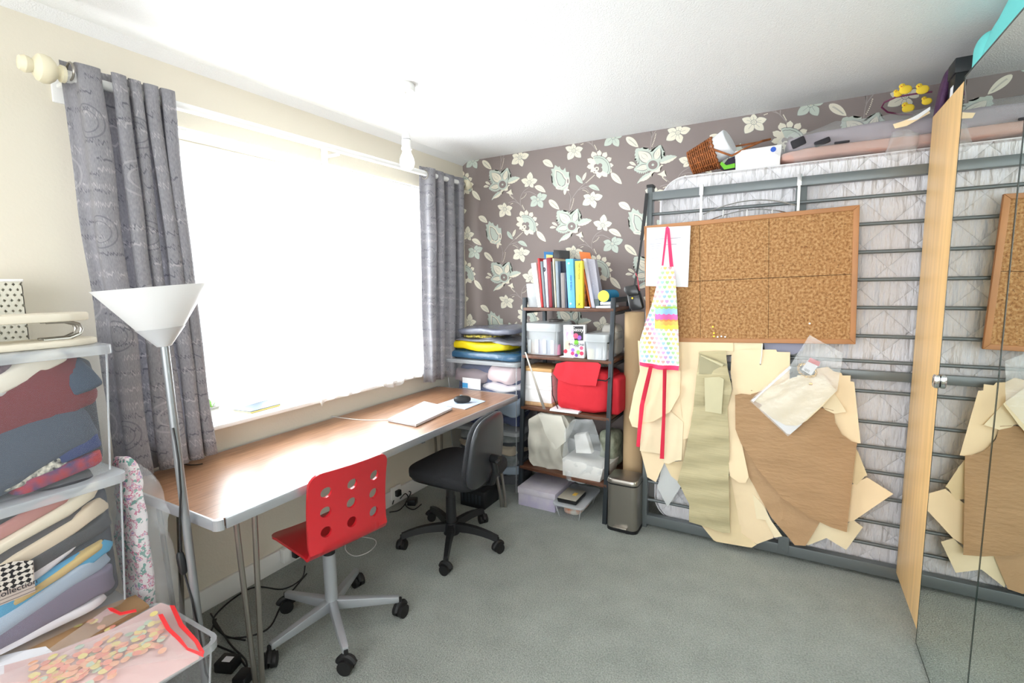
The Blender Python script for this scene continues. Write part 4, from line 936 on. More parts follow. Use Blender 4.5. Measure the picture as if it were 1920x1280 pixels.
# mattress
t = thing('mattress', 'white quilted mattress standing on its end behind the metal bed frame', 'mattress', (2.3, -.25, 0))
m_mat = mat('quilted_cotton', (234, 232, 236), .9, sheen=.2); N = NT(m_mat); x, y, z = N.xyz()
q1 = N.ma('ABSOLUTE', N.ma('SINE', N.ma('MULTIPLY', N.ma('ADD', x, z), 16))); q2 = N.ma('ABSOLUTE', N.ma('SINE', N.ma('MULTIPLY', N.ma('SUBTRACT', x, z), 16)))
qm = N.ma('MULTIPLY', N.ma('POWER', N.ma('MINIMUM', q1, q2), .4), 1)
wr = N.noise(N.vec(N.ma('MULTIPLY', x, 5), 0, N.ma('MULTIPLY', z, 1.1)), 5, 4)
N.bump(N.ma('ADD', N.ma('MULTIPLY', qm, .35), N.ma('MULTIPLY', wr, 1.7)), 1, .022)
g = MB(); mx0, mx1, my0, my1, mz0, mz1 = 1.565, 2.97, -.375, -.13, .03, 1.985
rr_ = rrect(mx0, mx1, mz0, mz1, .13, 0, 10)
pts0 = [(a, my0+.03, b) for a, b, _ in rr_]; pts1 = [(a, my1, b) for a, b, _ in rr_]
cxm, czm = (mx0+mx1)/2, (mz0+mz1)/2
front = [((a-cxm)*.975+cxm, my0, (b-czm)*.982+czm) for a, b, _ in rr_]
bm = bmesh.new(); n = len(rr_)
A1 = [bm.verts.new(p) for p in front]; A2 = [bm.verts.new(p) for p in pts0]; A3 = [bm.verts.new(p) for p in pts1]
for i in range(n):
    j = (i+1) % n; bm.faces.new((A1[i], A1[j], A2[j], A2[i])); bm.faces.new((A2[i], A2[j], A3[j], A3[i]))
bm.faces.new(A1[::-1]); bm.faces.new(A3); bmesh.ops.recalc_face_normals(bm, faces=bm.faces)
g.add(bm); g.build('mattress_body', m_mat, t, 50)
MB().tube([(a, my0+.03, b) for a, b, _ in rr_], .004, 6, closed=True).build('piping', m_whitefab, t)

# hook rack over the top rail
t = thing('over_door_hook_rack', 'white and chrome wire hook rack hooked over the top rail of the bed frame', 'hook rack', (1.95, -.45, 1.75))
for px_, w in ((1315, .006), (1498, .006)):
    p = at(px_, 360, 'y', FY-.02); m__ = m_white
    MB().box(p.x-w, p.x+w, FY-.018, FY-.0155, 1.60, 1.915, .0005).box(p.x-w, p.x+w, FY-.018, FY+.04, 1.907, 1.911).build('strap', m_white, t)
    MB().box(p.x-w*1.6, p.x+w*1.6, FY-.022, FY-.012, 1.862, 1.915, .002).build('strap_hook', m_chrome if px_ > 1400 else m_whitefab, t)
for zz, s in ((0, 1), (-.045, .9)):
    a, b, c_ = at(1318, 402, 'y', FY-.022), at(1405, 376, 'y', FY-.022), at(1492, 385, 'y', FY-.022); P = []
    for k in range(17):
        s_ = k/16; P.append(a*(1-s_)**2+(2*b-(a+c_)/2)*2*s_*(1-s_)+c_*s_*s_+Vector((0, 0, zz)))
    MB().tube(P, .0026, 6).build('wire_arc', m_chrome, t)
for px_ in (1356, 1401, 1448):
    p = at(px_, 398, 'y', FY-.024); MB().cyl((p.x, FY-.024, p.z-.02), (p.x, FY-.024, p.z+.012), .003, n=8).build('hook_pin', m_white, t)

# ================================================================= CORK BOARD
CY_ = FY-.045
tl, tr, br, bl = [at(*q_, 'y', CY_) for q_ in ((1208, 424), (1612, 384), (1604, 645), (1212, 640))]
t = thing('cork_board', 'large wood-framed cork board hung on the front of the bed frame', 'cork board', ((tl.x+tr.x)/2, CY_, bl.z))
m_cork = mat('cork', (190, 138, 78), .85, bump=.3, bscale=120); N = NT(m_cork); x, y, z = N.xyz(); v = N.vec(x, y, z)
N.color(N.mix(N.ma('MULTIPLY', N.ma('GREATER_THAN', N.noise(v, 130, 2), .64), .7), N.ramp(N.noise(v, 85, 6), [(.34, (142, 96, 54)), (.5, (174, 128, 80)), (.66, (196, 156, 108))]), (92, 60, 36)))
m_frm = mat('pine_frame', (178, 124, 78), .5, var=.08, vscale=5)
ctr = (tl+tr+br+bl)/4
ins = lambda p, k: p+Vector(((k if p.x < ctr.x else -k), 0, (k if p.z < ctr.z else -k)))
fw = .022
I = [ins(p, fw) for p in (tl, tr, br, bl)]; O = [tl, tr, br, bl]
cork_t = MB()
cells = [(0, .285), (.287, .632), (.634, 1)]
def lerp(s, u): 
    a = I[0]*(1-s)+I[1]*s; b = I[3]*(1-s)+I[2]*s; return a*(1-u)+b*u
for s0, s1 in cells:
    for u0, u1 in ((0, .487), (.492, 1)):
        MB().prism([lerp(s0, u0), lerp(s1, u0), lerp(s1, u1), lerp(s0, u1)], (0, .008, 0)).build('cork_tile', m_cork, t)
MB().prism([p+Vector((0, .009, 0)) for p in I], (0, .006, 0)).build('backing', mat('dark_joint', (96, 62, 34), .8), t)
for i in range(4):
    a, b, c_, d = O[i], O[(i+1) % 4], I[(i+1) % 4], I[i]; off = Vector((0, -.006, 0))
    MB().prism([a+off, b+off, c_+off, d+off], (0, .022, 0), .0025).build('frame_side', m_frm, t)
m_gold = mat('gold', (232, 184, 60), .25, metal=.9)
for px_, py_, mm, lb in ((1337, 612, m_gold, 'upper gold'), (1339, 624, m_gold, 'middle gold'), (1339, 630, m_gold, 'lower gold'), (1346, 631, m_white, 'first white'), (1353, 630, m_white, 'second white'), (1360, 631, m_white, 'third white'), (1518, 606, m_white, 'lone white')):
    p = at(px_, py_, 'y', CY_); MB().cyl(p, p+Vector((0, -.008, 0)), .0032, n=8).cyl(p+Vector((0, -.008, 0)), p+Vector((0, -.010, 0)), .0045, n=8).build('push_pin', mm, None, label='%s push pin near the bottom of the cork board' % lb if 'lone' not in lb else 'lone white push pin at the lower right of the cork board', cat='push pin', group='push pins on the cork board')
# sheet of paper
def sheet(name, pts, y, m, label, cat, amp=.004, px=None, fr=5, fold=0, parent=None, th=.0012, group=None, curl=0, seed=0, dice=.05):
    Q = [at(*(px(*p_) if px else p_), 'y', y) for p_ in pts]
    zs = [p_.z for p_ in Q]; z0, z1 = min(zs), max(zs)
    fn = lambda p: (p.x, p.y-abs(amp)*.5+amp*noise.noise(Vector((p.x*fr+seed, p.z*fr, seed)))+fold*(abs(((p.z*9+.4*math.sin(p.x*5)) % 1)-.5)-.25)*2+(fold*.5*noise.noise(Vector((p.x*25, p.z*25, 3))))-curl*((z1-p.z)/(z1-z0+1e-6))**2, p.z)
    mb = MB().poly(Q, (), th, (0, -1, 0), dice=dice, fn=fn)
    return mb.build(name, m, parent, 70, label=label, cat=cat, group=group) if parent is None else mb.build(name, m, parent, 70)
t = thing('letter', 'sheet of white printed paper pinned at the top left of the cork board', 'paper', at(1250, 540, 'y', CY_-.01))
sheet('page', [(1213, 427), (1295, 423), (1290, 538), (1211, 536)], CY_-.011, m_paper, None, None, .002, parent=t)
for px_, py_, w in ((1252, 447, 60), (1229, 457, 26), (1229, 461, 20), (1228, 466, 16), (1258, 458, 26), (1228, 484, 14)):
    p = at(px_, py_, 'y', CY_-.0145); MB().box(p.x-w*.0011, p.x+w*.0011, CY_-.0148, CY_-.0144, p.z-.0014, p.z+.0014).build('print_line', mat('pale_print', (176, 176, 188), .7), t)
# apron
ap = thing('apron', 'child\'s apron with rainbow heart print and pink ties hanging from the cork board', 'apron', at(1235, 690, 'y', CY_-.03))
m_ap = mat('heart_print_cotton', (246, 244, 244), .85); N = NT(m_ap); x, y, z = N.xyz()
sx = N.ma('DIVIDE', x, .025); sz = N.ma('DIVIDE', z, .025); row = N.ma('FLOOR', sz); colx = N.ma('ADD', sx, N.ma('MULTIPLY', N.ma('MODULO', row, 2), .5))
hx = N.ma('MULTIPLY', N.ma('SUBTRACT', N.ma('FRACT', colx), .5), 3.1); hz = N.ma('MULTIPLY', N.ma('SUBTRACT', N.ma('FRACT', sz), .42), 3.1)
r2 = N.ma('SUBTRACT', N.ma('ADD', N.ma('MULTIPLY', hx, hx), N.ma('MULTIPLY', hz, hz)), 1)
ht = N.ma('LESS_THAN', N.ma('SUBTRACT', N.ma('MULTIPLY', N.ma('MULTIPLY', r2, r2), r2), N.ma('MULTIPLY', N.ma('MULTIPLY', hx, hx), N.ma('MULTIPLY', N.ma('MULTIPLY', hz, hz), hz))), 0)
hc = N.ramp(N.ma('FRACT', N.ma('ADD', N.ma('MULTIPLY', row, .09), N.ma('MULTIPLY', N.ma('FLOOR', colx), .17))), [(0, (240, 190, 80)), (.17, (240, 150, 150)), (.34, (214, 160, 220)), (.5, (150, 196, 236)), (.67, (160, 216, 140)), (.84, (244, 226, 110))], True)
c0 = N.mix(N.ma('MULTIPLY', ht, .85), (248, 247, 247), hc)
zb_, zt_b = at(1240, 616, 'y', CY_-.03).z, at(1240, 574, 'y', CY_-.03).z
zz = N.ma('DIVIDE', N.ma('SUBTRACT', N.ma('ADD', z, ap.location.z), zb_), zt_b-zb_)
zz2 = N.ma('ADD', zz, N.ma('MULTIPLY', N.ma('ABSOLUTE', N.ma('SINE', N.ma('MULTIPLY', x, 130))), .05))
band = N.ramp(zz2, [(0, (246, 226, 96)), (.2, (246, 190, 100)), (.38, (238, 150, 90)), (.45, (228, 110, 176)), (.68, (160, 200, 240)), (.93, (170, 206, 110))], True)
xc = at(1228, 600, 'y', CY_-.03).x-ap.location.x
inb = N.ma('MULTIPLY', N.ma('MULTIPLY', N.ma('GREATER_THAN', zz, 0), N.ma('LESS_THAN', zz, 1)), N.ma('GREATER_THAN', x, xc))
N.color(N.mix(inb, c0, band))
aq = lambda px, py: (1200+px/4.57, 420+py/4.57)
apf = lambda p: (p.x, p.y-.006-.012*math.sin((p.x-1.5)*62+(p.z-1.2)*1.5)*min(1, (1.62-p.z)*3.0)*.6, p.z)
def aps(name, pts, y, m, px=aq, dice=.012): return MB().poly([at(*px(*q_), 'y', y) for q_ in pts], (), .0012, (0, -1, 0), dice=dice, fn=apf).build(name, m, ap, 70)
aps('bib', [(185, 368), (285, 365), (308, 500), (318, 700), (332, 900), (338, 1215), (160, 1208), (0, 1180), (3, 1000), (52, 840), (100, 690), (135, 560), (165, 430)], CY_-.03, m_ap)
m_pk = mat('pink_binding', (240, 60, 110), .8); m_pk2 = mat('crimson_tie', (216, 40, 70), .8)
aps('hem_binding', [(0, 1178), (160, 1206), (338, 1213), (332, 1252), (150, 1243), (0, 1208)], CY_-.0315, m_pk)
aps('neck_strap', [(222, 30), (240, 20), (256, 40), (288, 366), (256, 366), (235, 80), (204, 356), (188, 356)], CY_-.025, m_pk, dice=.03)
sc3 = lambda px, py: (1160+px/3.048, 620+py/3.048)
aps('waist_tie', [(175, 200), (196, 200), (150, 420), (122, 662), (100, 660), (122, 430)], CY_-.055, m_pk2, sc3, .05)
aps('waist_tie', [(256, 215), (276, 215), (270, 480), (262, 728), (238, 726), (252, 480)], CY_-.055, m_pk2, sc3, .05)

# ================================================================= PAPER PATTERNS (traced in the 3.048x zoom)
PG = 'dressmaking patterns hanging under the cork board'
PAT = [
 ('vellum', [(255, 740), (362, 880), (280, 1006), (222, 892)], .460, 'grey_vellum', 'pointed grey vellum pattern piece hanging lowest at the left, above the lower bed rail', .003),
 ('manila', [(345, 62), (655, 62), (655, 115), (460, 120), (448, 330), (440, 480), (420, 600), (372, 620), (352, 500), (345, 300)], .4615, 'manila_card', 'long cream pattern piece between the apron and the khaki strip', .003),
 ('manila', [(430, 62), (825, 62), (822, 125), (600, 140)], .4580, 'pale_manila_card', 'cream card edge showing directly beneath the cork board', .001),
 ('manila', [(465, 1095), (545, 1190), (560, 1198), (760, 1232), (790, 1215), (700, 1150), (700, 900), (640, 820), (560, 900)], .458, 'yellowed_manila_card', 'yellowed pattern piece at the foot, below the khaki strip', .002),
 ('manila', [(632, 780), (690, 800), (790, 860), (850, 1040), (880, 1120), (885, 1182), (790, 1218), (700, 1160)], .463, 'manila_card', 'cream curved sleeve pattern below the brown kraft bodices', .004),
 ('manila', [(765, 930), (830, 1000), (870, 1080), (935, 1168), (890, 1175), (840, 1080), (788, 1070)], .466, 'pale_manila_card', 'narrow cream pattern wedge left of the lowest kraft corner', .002),
 ('manila', [(110, 55), (360, 120), (350, 380), (362, 480), (398, 600), (385, 618), (368, 740), (300, 742), (262, 752), (214, 862), (164, 834), (128, 690), (135, 560), (78, 545), (60, 494), (86, 358), (122, 230)], .465, 'manila_card', 'broad cream bodice pattern hanging behind the apron', .006),
 ('manila', [(130, 540), (290, 450), (370, 520), (362, 735), (330, 738), (290, 755), (262, 748), (240, 700), (124, 682)], .471, 'pale_manila_card', 'pale cream pattern piece behind the lower apron ties', .004),
 ('manila', [(262, 755), (362, 742), (366, 600), (395, 610), (352, 870), (300, 830)], .463, 'yellowed_manila_card', 'small yellowed flap beside the tip of the grey vellum', .003),
 ('manila', [(215, 355), (300, 312), (350, 300), (352, 360), (296, 460), (200, 515), (150, 520), (118, 482)], .478, 'manila_card', 'folded cream triangle tucked behind the waist ties', .004),
 ('manila', [(1130, 1085), (1270, 1120), (1340, 1078), (1396, 1120), (1300, 1250), (1188, 1182), (1078, 1226), (1060, 1150)], .463, 'pale_manila_card', 'cream pattern piece with a point at the lowest right', .004),
 ('manila', [(1280, 900), (1420, 836), (1569, 930), (1345, 1075), (1290, 1090)], .466, 'manila_card', 'cream triangle pointing right over the slats', .006),
 ('manila', [(1340, 640), (1372, 700), (1421, 825), (1405, 832), (1360, 880), (1320, 860)], .469, 'yellowed_manila_card', 'small yellow pattern corner right of the big kraft bodice', .004),
 ('manila', [(645, 130), (690, 107), (900, 107), (905, 120), (980, 122), (976, 330), (860, 330), (760, 360), (690, 420), (700, 620), (745, 830), (728, 862), (690, 862), (636, 824), (618, 600), (612, 440), (652, 330), (640, 240)], .4695, 'manila_card', 'tall cream pattern hung on a white cord left of the cellophane bag', .004),
 ('manila', [(1130, 215), (1195, 205), (1230, 232), (1272, 240), (1280, 255), (1326, 255), (1324, 288), (1346, 292), (1378, 600), (1382, 642), (1340, 640), (1260, 600), (1225, 480), (1190, 440), (1140, 430), (1100, 350)], .4745, 'manila_card', 'bundle of cream cards hanging at the right, behind the cellophane bag', .003),
 ('manila', [(1200, 300), (1300, 460), (1230, 470), (1180, 448), (1140, 400)], .479, 'pale_manila_card', 'cream card corner poking out right of the cellophane bag', .002),
 ('kraft', [(750, 330), (775, 322), (820, 330), (850, 304), (900, 420), (1150, 1092), (1068, 1226), (1006, 1222), (870, 1060), (738, 822), (690, 650)], .470, 'rear_kraft', 'rear brown kraft bodice pattern, mostly hidden behind the front one', .005),
 ('kraft', [(666, 366), (700, 358), (758, 366), (820, 420), (1180, 440), (1228, 452), (1236, 520), (1275, 590), (1330, 630), (1362, 638), (1330, 880), (1300, 1136), (1210, 1110), (1100, 1060), (935, 945), (800, 790), (700, 642), (668, 560)], .482, 'brown_kraft_paper', 'large front brown kraft bodice pattern with a curved armhole', .008),
 ('khaki', [(462, 118), (615, 112), (622, 200), (650, 330), (622, 440), (634, 640), (630, 830), (637, 1150), (600, 1150), (404, 1088), (404, 985), (338, 862), (376, 720), (412, 540), (430, 420), (447, 250)], .480, 'khaki_craft_paper', 'long crumpled khaki paper strip hanging left of the kraft bodices', .014),
]
for k, (mn, pts, d, mm, lb, amp) in enumerate(PAT):
    if mm == 'rear_kraft': mat('rear_kraft', (186, 150, 112), .72, var=.06, vscale=4, bump=.4, bscale=30)
    m_ = MC.get(mm) or mat('grey_vellum', (214, 216, 216), .5, alpha=.85)
    o = sheet('pattern_piece' if mn != 'khaki' else 'pattern_strip', pts, -d-.012, m_, lb, 'sewing pattern', amp, sc3, 7, th=.0009, group=PG, seed=k*2.7, curl=(.022 if 'front brown' in lb else .012 if mn == 'manila' and k % 2 else 0), fold=(.010 if mn == 'khaki' else .004 if mn == 'kraft' else 0), dice=(.022 if mn == 'khaki' else .03))
    if mn == 'khaki':
        KH = o
        m2 = mat('pale_khaki_paper', (204, 196, 160), .7, var=.05, vscale=6)
        Lw = o.location
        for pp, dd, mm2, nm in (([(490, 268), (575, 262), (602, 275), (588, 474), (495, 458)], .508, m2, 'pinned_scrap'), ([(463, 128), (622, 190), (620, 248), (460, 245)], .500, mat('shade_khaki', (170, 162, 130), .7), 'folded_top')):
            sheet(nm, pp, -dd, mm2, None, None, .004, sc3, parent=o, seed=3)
        a_, b_ = at(*sc3(470, 142), 'y', -.512), at(*sc3(596, 198), 'y', -.512)
        MB().cyl(a_, b_, .004, .009, n=14).build('rolled_edge', m2, o)
    if 'white cord' in lb:
        p = at(*sc3(810, 190), 'y', -.4835); MB().cyl(p+Vector((0, .002, 0)), p+Vector((0, -.0015, 0)), .004, n=10).build('punched_hole', m_black, o)
        p2 = at(*sc3(822, 75), 'y', -.484); MB().tube([p2, (p2+p)/2+Vector((.002, -.003, 0)), p+Vector((0, -.003, 0))], .0022, 6).build('hanging_cord', m_wc, o)
# blue-grey cloth glimpsed under the board
sheet('cloth_scrap', [(830, 60), (1075, 60), (1055, 110), (1000, 135), (835, 112)], -.455, mat('blue_grey_cloth', (150, 152, 172), .8), 'blue-grey cloth scrap showing just under the cork board', 'cloth', .003, sc3)
# cellophane bag
cbz = lambda px, py: (1320+px/4.5725, 620+py/4.5725)
cb = thing('cellophane_bag', 'clear cellophane bag holding cream patterns and a gold chain, hung over the patterns', 'bag', at(*cbz(800, 880), 'y', -.53))
sheet('bag_film', [(905, 35), (1190, 190), (1190, 215), (1140, 510), (720, 905), (395, 600), (420, 570), (740, 290)], -.545, m_bagtx, None, None, .010, cbz, 14, parent=cb, th=.0012, dice=.018, seed=2)
sheet('zip_edge', [(405, 592), (440, 572), (735, 300), (750, 318), (470, 560), (425, 610)], -.549, mat('white_zip', (240, 240, 244), .3), None, None, .001, cbz, parent=cb, dice=.2)
sheet('enclosed_pattern', [(420, 590), (560, 490), (760, 400), (860, 380), (870, 500), (560, 600), (500, 634)], -.512, m_manila2, None, None, .004, cbz, parent=cb)
sheet('enclosed_pattern', [(475, 662), (540, 590), (640, 560), (780, 470), (800, 380), (1020, 380), (1080, 450), (1136, 512), (1010, 650), (880, 770), (800, 812), (700, 808), (590, 750)], -.519, m_manila2, None, None, .004, cbz, parent=cb)
sheet('enclosed_sheet', [(500, 680), (710, 880), (740, 885), (840, 800), (700, 740)], -.515, m_paper, None, None, .002, cbz, parent=cb)
tag = sheet('price_tag', [(900, 240), (992, 280), (918, 382), (834, 330)], -.540, m_paper, None, None, .0, cbz, parent=cb, dice=.2)
sheet('tag_header', [(910, 228), (998, 268), (985, 305), (890, 262)], -.5425, mat('tag_red', (206, 40, 56), .5), None, None, .0, cbz, parent=tag, dice=.2)
for k in range(5):
    sheet('bar_line', [(866+k*9, 318+k*4.5), (870+k*9, 320+k*4.5), (862+k*9, 340+k*4.5), (858+k*9, 338+k*4.5)], -.5415, m_ink, None, None, .0, cbz, parent=tag, th=.0004, dice=.2)
ch = MB()
for k in range(30):
    a = 2*math.pi*k/30; c = at(*cbz(885+82*math.cos(a)*(.95), 340+52*math.sin(a)+18*math.cos(a)), 'y', -.535+.004*(k % 2)); R_ = []
    ax1 = Vector((math.cos(a+1.2), 0, -math.sin(a+1.2))); ax2 = Vector((0, 1, 0)) if k % 2 else Vector((math.sin(a+1.2), 0, math.cos(a+1.2)))
    ch.tube([c+ax1*.0062*math.cos(q_)+ax2*.0042*math.sin(q_) for q_ in [j*math.pi/4 for j in range(8)]], .0013, 5, closed=True)
ch.build('chain', m_gold, cb, kind='stuff')
c = at(*cbz(915, 455), 'y', -.535); MB().soft(c, (.016, .008, .014), .7, n=8).build('clasp', m_gold, cb); c = at(*cbz(745, 360), 'y', -.545); MB().soft(c, (.012, .008, .012), .7, n=8).build('bead', m_black, cb)
# camera case on a strap
t = thing('camera_case', 'black leather camera case hanging on a strap from the corner of the bed frame', 'camera case', at(1187, 583, 'y', -.47))
cz2 = lambda px, py: (820+px/3.764, 420+py/3.764)
P = [at(*cz2(*q_), 'y', -.50) for q_ in ((1335, 500), (1420, 478), (1448, 590), (1435, 605), (1375, 612), (1352, 590))]
MB().prism(P, (0, .05, 0), .007).build('case', mat('black_leather', (26, 28, 30), .35, coat=.3), t)
P = [at(*cz2(*q_), 'y', -.507) for q_ in ((1316, 440), (1400, 428), (1418, 470), (1422, 500), (1345, 510), (1316, 475))]
MB().prism(P, (0, .055, 0), .007).build('case_flap', MC['black_leather'], t)
p = at(*cz2(1376, 522), 'y', -.509); MB().cyl(p+Vector((0, .004, 0)), p, .005, n=12).build('brass_stud', m_gold, t)
P = [(1213, 362, -.455), (1209, 400, -.46), (1203, 450, -.462), (1196, 500, -.475), (1190, 535, -.49)]
mb = MB()
for (a1, b1, y1), (a2, b2, y2) in zip(P, P[1:]):
    w = 3.2 if b1 < 440 else 2; A_, B_, C_, D_ = at(a1-w, b1, 'y', y1), at(a1+w, b1, 'y', y1), at(a2+w, b2, 'y', y2), at(a2-w, b2, 'y', y2); mb.prism([A_, B_, C_, D_], (0, .002, 0))
mb.build('strap', m_black, t)
MB().tube([at(*q_, 'y', -.48) for q_ in ((1192, 512), (1195, 520), (1199, 545))], .003, 6).build('red_wrist_cord', mat('coral_cord', (214, 80, 96), .6), t)

# ================================================================= ON TOP OF THE MATTRESS
MT = 1.986
# basket
bc0 = at(1290, 300, 'y', -.28); 
axis = Vector((1, 0, .30)).normalized(); o0 = Vector((1.70, -.26, MT+.082)); qd = Vector((0, 0, 1)).rotation_difference(axis).to_matrix().to_4x4(); MBk = Matrix.Translation(o0) @ qd
t = thing('wicker_basket', 'small brown wicker basket tipped on its side on top of the mattress', 'basket', (1.7, -.26, MT))
m_wk = mat('brown_wicker', (158, 92, 46), .6, var=.3, vscale=30); m_wk2 = mat('dark_wicker_core', (86, 46, 22), .8)
Lb, r0, r1 = .135, .058, .082
MB().lathe([(0, 0), (r0*.96, 0), (r1*.96, Lb), (r1*.92, Lb), (r0*.9, .008), (0, .008)], MBk, 28).build('basket_core', m_wk2, t)
wv = MB()
for k in range(13):
    z_ = .006+k*(Lb-.008)/12; rr2 = r0+(r1-r0)*z_/Lb; P = [(MBk @ Vector(((rr2+.0028*math.cos(a*14+k*math.pi))*math.cos(a), (rr2+.0028*math.cos(a*14+k*math.pi))*math.sin(a), z_))) for a in [2*math.pi*i/56 for i in range(56)]]
    wv.tube(P, .0042, 5, closed=True)
wv.build('woven_strands', m_wk, t, 60, kind='stuff')
st = MB()
for k in range(14):
    a = 2*math.pi*(k+.5)/14; st.tube([MBk @ Vector((r0*1.01*math.cos(a), r0*1.01*math.sin(a), 0)), MBk @ Vector((r1*1.01*math.cos(a), r1*1.01*math.sin(a), Lb))], .003, 5)
st.build('stakes', m_wk, t, 60)
MB().tube([MBk @ Vector((r1*math.cos(a), r1*math.sin(a), Lb+.003*math.sin(a*20))) for a in [2*math.pi*i/60 for i in range(60)]], .007, 6, closed=True).build('rim', m_wk, t, 60)
hp = [MBk @ Vector((0, s_*r1, Lb)) for s_ in (-1, 1)]
P = [at(*q_, 'y', yy) for q_, yy in (((1340, 303), -.345), ((1372, 292), -.35), ((1400, 277), -.33), ((1430, 264), -.28), ((1444, 261), -.24), ((1425, 266), -.19), ((1392, 272), -.17), ((1355, 278), -.18))]
P[0] = hp[0] if hp[0].y < hp[1].y else hp[1]
MB().tube(P, .0055, 6).build('handle', m_wk, t, 60)
# white cylinder in it
ax2 = (at(1385, 250, 'y', -.27)-at(1352, 312, 'y', -.27)).normalized()
ca = o0+axis*.062+Vector((.012, 0, .0)); axc = Vector((.90, -.22, .42)).normalized(); qc = Vector((0, 0, 1)).rotation_difference(axc).to_matrix().to_4x4()
t = thing('plant_pot_white', 'plain white cylindrical tub lying half inside the wicker basket', 'tub', ca)
MB().lathe([(0, 0), (.058, 0), (.070, .145), (.067, .15), (0, .151)], Matrix.Translation(ca) @ qc, 32).build('tub', mat('matt_white_plastic', (236, 240, 246), .5), t)
sheet('green_strap', [(1350, 308), (1358, 318), (1378, 314), (1378, 306), (1362, 310), (1353, 303)], -.33, mat('lime_strap', (110, 190, 40), .6), 'lime green strap between the basket and the white box', 'strap', .001, dice=.2, th=.003)
sheet('dark_pouch', [(1352, 318), (1358, 320), (1379, 318), (1379, 295), (1366, 300)], -.30, mat('plum_cloth', (44, 34, 54), .8), 'dark plum pouch behind the lime green strap', 'pouch', .003, dice=.05, th=.03)
P = [at(*q_, 'y', -.34) for q_ in ((1379, 284), (1465, 271), (1462, 315), (1379, 322))]
for i in (2, 3): P[i].z = MT+.001
t = thing('white_box', 'plain white shoebox with a round blue sticker on top of the mattress', 'box', (P[3].x, -.3, MT))
MB().prism(P, (0, .17, 0), .002).build('carton', m_wb, t)
lidq = [P[0]+Vector((-.002, -.002, .001)), P[1]+Vector((.002, -.002, .001)), P[1]+(P[2]-P[1])*.38+Vector((.002, -.002, 0)), P[0]+(P[3]-P[0])*.38+Vector((-.002, -.002, 0))]
MB().prism(lidq, (0, .174, 0), .001).build('lid', m_wb, t)
p = at(1450, 280, 'y', -.343); MB().cyl(p, p+Vector((0, -.001, 0)), .0125, n=20).build('sticker', mat('blue_sticker', (44, 92, 196), .5), t)
# wrapped bedding
t = thing('bedding_pack', 'pink and grey folded bedding wrapped in clear polythene on top of the mattress', 'bedding', (2.42, -.24, MT))
MB().soft((2.53, -.24, MT+.038), (.78, .26, .058), .35, amp=.012, seed=1, fr=8, n=22).build('pink_layer', mat('dusty_pink_cloth', (196, 156, 144), .9), t, 60)
MB().soft((2.54, -.24, MT+.096), (.76, .25, .085), .4, amp=.018, seed=5, fr=7, n=22).build('grey_layer', mat('mauve_grey_cloth', (150, 138, 148), .9), t, 60)
MB().box(2.185, 2.245, -.392, -.378, MT+.068, MT+.108, .006, rot=Matrix.Rotation(-.35, 3, 'Y')).box(2.28, 2.345, -.394, -.38, MT+.062, MT+.088, .006, rot=Matrix.Rotation(-.3, 3, 'Y')).box(2.36, 2.42, -.392, -.38, MT+.058, MT+.068, .004).build('black_motif', mat('black_print', (44, 42, 48), .8), t)
MB().soft((2.53, -.24, MT+.075), (.84, .285, .165), .4, amp=.03, seed=9, fr=9, n=26).build('polythene', m_bag, t, 60)
MB().soft((2.61, -.372, MT+.015), (.10, .05, .12), .7, amp=.03, seed=12, fr=20, n=12, ry=.5).build('loose_film', m_bagtx, t, 60)
# hair band with chicks, purple band, paper fans
ctr_ = at(1712, 190, 'y', -.5)
t = thing('chick_headband', 'purple hairband decorated with yellow felt chicks above the wrapped bedding', 'headband', (2.6, -.48, 2.15))
P = [at(*q_, 'y', yy) for q_, yy in (((1748, 172), -.24), ((1715, 176), -.24), ((1680, 182), -.23), ((1658, 192), -.21), ((1653, 201), -.19), ((1664, 210), -.17), ((1690, 215), -.15), ((1712, 215), -.14))]
MB().tube(P, .004, 8).build('band', mat('plum_band', (116, 52, 84), .4), t)
m_ch = mat('yellow_felt', (248, 214, 66), .9); m_or = mat('orange_felt', (230, 120, 50), .9)
for k, (px_, py_, s_, yy) in enumerate(((1698, 168, 1, -.245), (1684, 176, .7, -.225), (1703, 203, 1, -.17), (1730, 168, 1, -.24), (1738, 190, .8, -.20))):
    c = at(px_, py_, 'y', yy-.012)
    s_ *= .95
    b_ = MB().soft(c, (.05*s_, .012, .04*s_), .95, n=10).soft(c+Vector((-.014*s_, 0, .018*s_)), (.026*s_, .013, .026*s_), 1, n=8)
    o = b_.build('felt_chick', m_ch, t)
    MB().soft(c+Vector((-.018*s_, -.0075, .015*s_)), (.007*s_, .004, .006*s_), 1, n=5).build('beak', m_or, o)
    MB().soft(c+Vector((-.022*s_, -.007, .022*s_)), (.003*s_, .003, .003*s_), 1, n=4).soft(c+Vector((-.011*s_, -.007, .021*s_)), (.003*s_, .003, .003*s_), 1, n=4).build('eyes', m_ink, o)
sheet('paper_tag', [(1674, 233), (1690, 228), (1742, 208), (1744, 212), (1700, 236), (1678, 241)], -.45, m_manila, 'cream swing tags fanned out below the felt chicks', 'tag', .002, dice=.1)
sheet('paper_tag', [(1700, 226), (1722, 214), (1744, 200), (1744, 206), (1720, 224)], -.455, m_paper, 'white swing tag above the cream swing tags', 'tag', .002, dice=.1)

